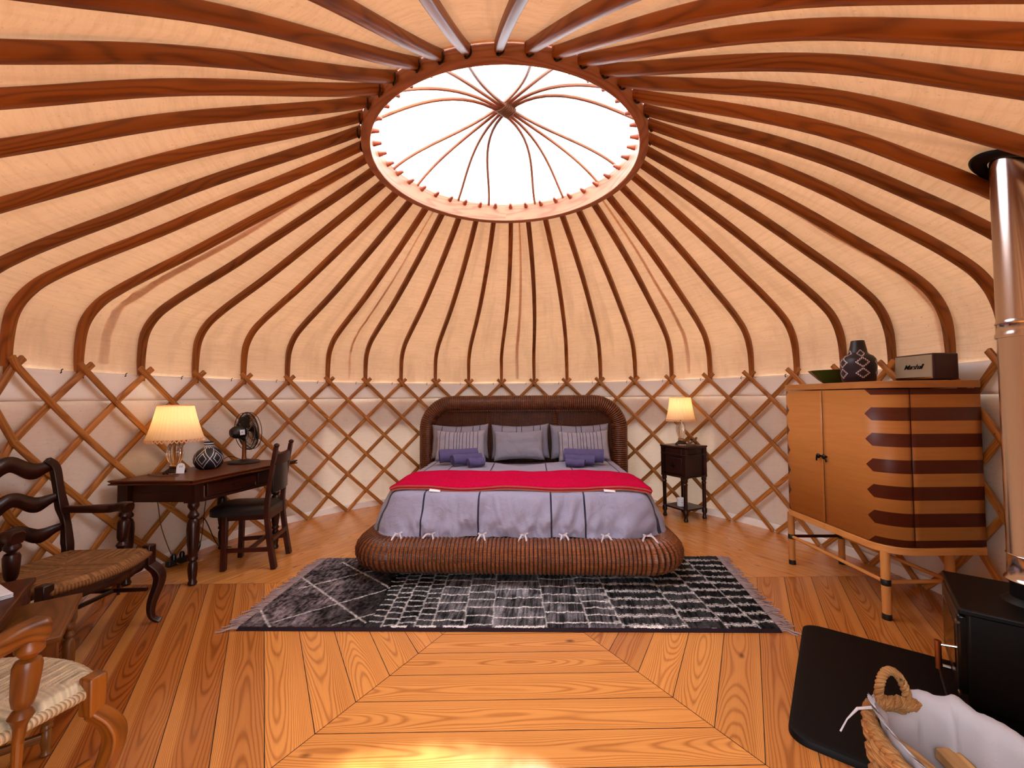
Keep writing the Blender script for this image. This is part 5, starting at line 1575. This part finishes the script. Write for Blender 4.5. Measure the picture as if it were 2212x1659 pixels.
# ------------------------------------------------------------------ log basket
def build_basket():
    B = Vector((1.125, -1.955, .0)); rz = R(-4)
    t = thing('log_basket', 'woven seagrass log basket with white cloth lining in the right foreground', 'basket', B, rz)
    ax, by, H = .165, .37, .385
    def el(a, k=1.0): # superellipse
        c, s = math.cos(a), math.sin(a); e = .78
        return Vector((ax*k*math.copysign(abs(c)**e, c), by*k*math.copysign(abs(s)**e, s), 0))
    # woven wall of wavy ropes over thin liner
    g = G(); rows = 13
    for q in range(rows):
        z = .02+q*(H-.045)/(rows-1); k = lerp(.84, .99, z/H)
        n = 120
        for strand in (0, 1):
            path = []
            for j in range(n):
                a = 2*PI*j/n; w_ = math.sin(j*2*PI*20/n+PI*(q % 2)+PI*strand)
                p = el(a, k); o = p.normalized(); path.append(p+o*(.018+.010*w_)+Vector((0, 0, z+.008*(strand-.5)+.004*math.cos(j*2*PI*20/n))))
            g.tube(path, .0095, 6, loop=True)
    g.build('woven_wall', M['rope'], t, sharp=0)
    g = G()
    n = 150
    for s in range(3):
        path = []
        for j in range(n):
            a = 2*PI*j/n; b = 34*a+2*PI*s/3; p = el(a, 1.02); o = p.normalized()
            path.append(p+o*.012*math.cos(b)+Vector((0, 0, H-.008+.012*math.sin(b))))
        g.tube(path, .011, 6, loop=True)
    g.build('rim', M['rope'], t, sharp=0)
    g = G(); n = 60
    P = [[el(2*PI*j/n, .80*f)+Vector((0, 0, .012)) for j in range(n)] for f in (0.02, .5, 1.0)]
    g.grid(P, wrap=True); g.build('bottom', M['rope'], t)
    # handles: twisted rope loops at both ends
    for sy in (1, -1):
        g = G()
        for s in range(3):
            path = []; n = 46
            for j in range(n+1):
                f = j/n; a = PI*f; b = 13*a+2*PI*s/3
                c = Vector((.043*math.cos(a), sy*(by*1.01+.012*math.sin(a)), H-.030+.112*math.sin(a)**.85))
                tn = Vector((-math.sin(a), 0, math.cos(a))); o = Vector((math.cos(a), 0, math.sin(a)))
                path.append(c+o*.0072*math.cos(b)+Vector((0, 1, 0))*.0072*math.sin(b))
            g.tube(path, .0062, 7)
        g.build('handle', M['rope'], t, sharp=0)
    # lining hung over the rim
    g = G(); n = 160; P = []
    prof = [(-.045, -.085), (-.034, -.055), (-.028, -.02), (-.020, .014), (.0, .024), (.014, .012), (.020, -.02), (.024, -.07), (.028, -.13), (.034, -.20), (.04, -.27), (.05, -.36)]
    for (inn, dz) in prof:
        row = []
        for j in range(n):
            a = 2*PI*j/n; p = el(a, 1.02); o = p.normalized()
            q = .010*noise.noise(Vector((p.x*9, p.y*9, dz*8)))+.008*noise.noise(Vector((p.x*24, p.y*24, dz*14+3)))
            q += .016*noise.noise(Vector((a*5.2, dz*2.5, 6)))+.007*noise.noise(Vector((a*13+dz*20, dz*9, 2)))
            near = math.exp(-((abs(p.y)-by)/.035)**2)*math.exp(-(p.x/.075)**2)   # notch below each handle
            fall = max(0, -p.x/ax)                                               # the near-side lining has slipped inside
            dd = dz
            if inn < 0 and p.x < -.03: dd = .010*(1-(-.085-dz)) if False else lerp(dz, .016, min(1, fall*1.8))
            outo = -inn if not (inn < 0 and p.x < -.03) else lerp(-inn, -.018, min(1, fall*1.8))
            if inn > 0: outo -= max(0, -dz-.02)*.16+.006
            else: outo += .012*(1-min(1, fall*1.8))
            z = H+.022+dd-near*.075*(1 if abs(inn) < .025 else .4 if inn > 0 else .2)
            row.append(p+o*(outo+(min(0, q*1.9) if inn > 0 else max(0, q*.9)))+Vector((0, 0, z+max(-.004, min(.012, q*.6)))))
        P.append(row)
    g.grid(P, wrap=True); g.build('lining', M['liner'], t, sharp=0)
    g = G(); p = el(R(128), 1.12)
    g.tube([(p.x*.86, p.y*.88, H+.030), (p.x, p.y, H-.004), (p.x-.030, p.y+.0, H-.035), (p.x-.058, p.y-.012, H-.062)], [.004, .004, .002, .0025], 6); g.build('tie_cord', M['liner'], t)
    # split logs inside
    rnd = random.Random(4)
    spots = [(-.040, .075, .315, 9, .50), (.060, .055, .285, -5, .48), (-.05, .03, .215, 3, .50), (.045, .03, .195, -4, .48), (.0, .0, .11, 2, .50)]
    words = ['pale split log lying uppermost in the basket', 'split log in the basket under the far side of the lining', 'split log in the basket below the uppermost pale log', 'split log half hidden in the middle of the basket', 'split log at the bottom of the basket']
    for (x, y, z, a, L), wd in zip(spots, words):
        g = G(); n = 5; sec = []
        for k in range(6):
            b = 2*PI*k/6+rnd.uniform(-.25, .25); rr = rnd.uniform(.032, .046); sec.append((rr*math.cos(b), rr*.8*math.sin(b)))
        path = [(rnd.uniform(-.004, .004), lerp(-L/2, L/2, i/6), rnd.uniform(-.004, .004)) for i in range(7)]
        g.sweep(path, sec)
        o = g.build('log', M['log'], None, sharp=30, bevel=.003)
        wx, wy = rot2(x, y, rz); o.location = (B.x+wx, B.y+wy, z); o.rotation_euler = (R(rnd.uniform(-3, 3)), R(rnd.uniform(-20, 20)), rz+R(a))
        tag(o, wd, 'log', 'split logs in the basket')
build_basket()

# ------------------------------------------------------------------ cords under the desk
def cord(name, label, pts, r, mat):
    g = G(); g.tube(catmull(pts, 6), r, 6); return tag(g.build(name, mat, None), label, 'cord')
cord('lamp_cord', 'brown lamp cord hanging from the desk to the power strip', [(-2.50, .36, .749), (-2.42, .27, .749), (-2.52, .24, .749), (-2.66, .30, .749), (-2.70, .38, .72), (-2.70, .44, .50), (-2.69, .47, .30), (-2.62, .50, .06), (-2.56, .50, .012)], .0035, M['cordb'])
cord('fan_cord', 'black fan cord hanging behind the desk to the floor', [(-2.36, .95, .755), (-2.50, .98, .79), (-2.56, .95, .76), (-2.60, .88, .70), (-2.58, .78, .40), (-2.55, .70, .15), (-2.52, .58, .02), (-2.50, .52, .012)], .003, M['plastic'])
def build_strip():
    t = thing('power_strip', 'black power strip with plugs leaning on the wall under the desk', 'power strip', (-2.60, .56, .0), R(70))
    g = G(); g.box((0, 0, .03), (.22, .05, .045)); g.build('body', M['plastic'], t, bevel=.008)
    for x in (-.06, 0, .06):
        g = G(); g.lathe([(.017, 0), (.018, .03), (.010, .045)], 14, (x, 0, .052)); g.build('plug', M['plastic'], t)
    g = G(); g.tube(catmull([(.11, 0, .03), (.16, .03, .10), (.13, .06, .22), (.20, .05, .30), (.30, .02, .05), (.38, -.04, .008)], 6), .004, 6); g.build('lead', M['plastic'], t)
build_strip()
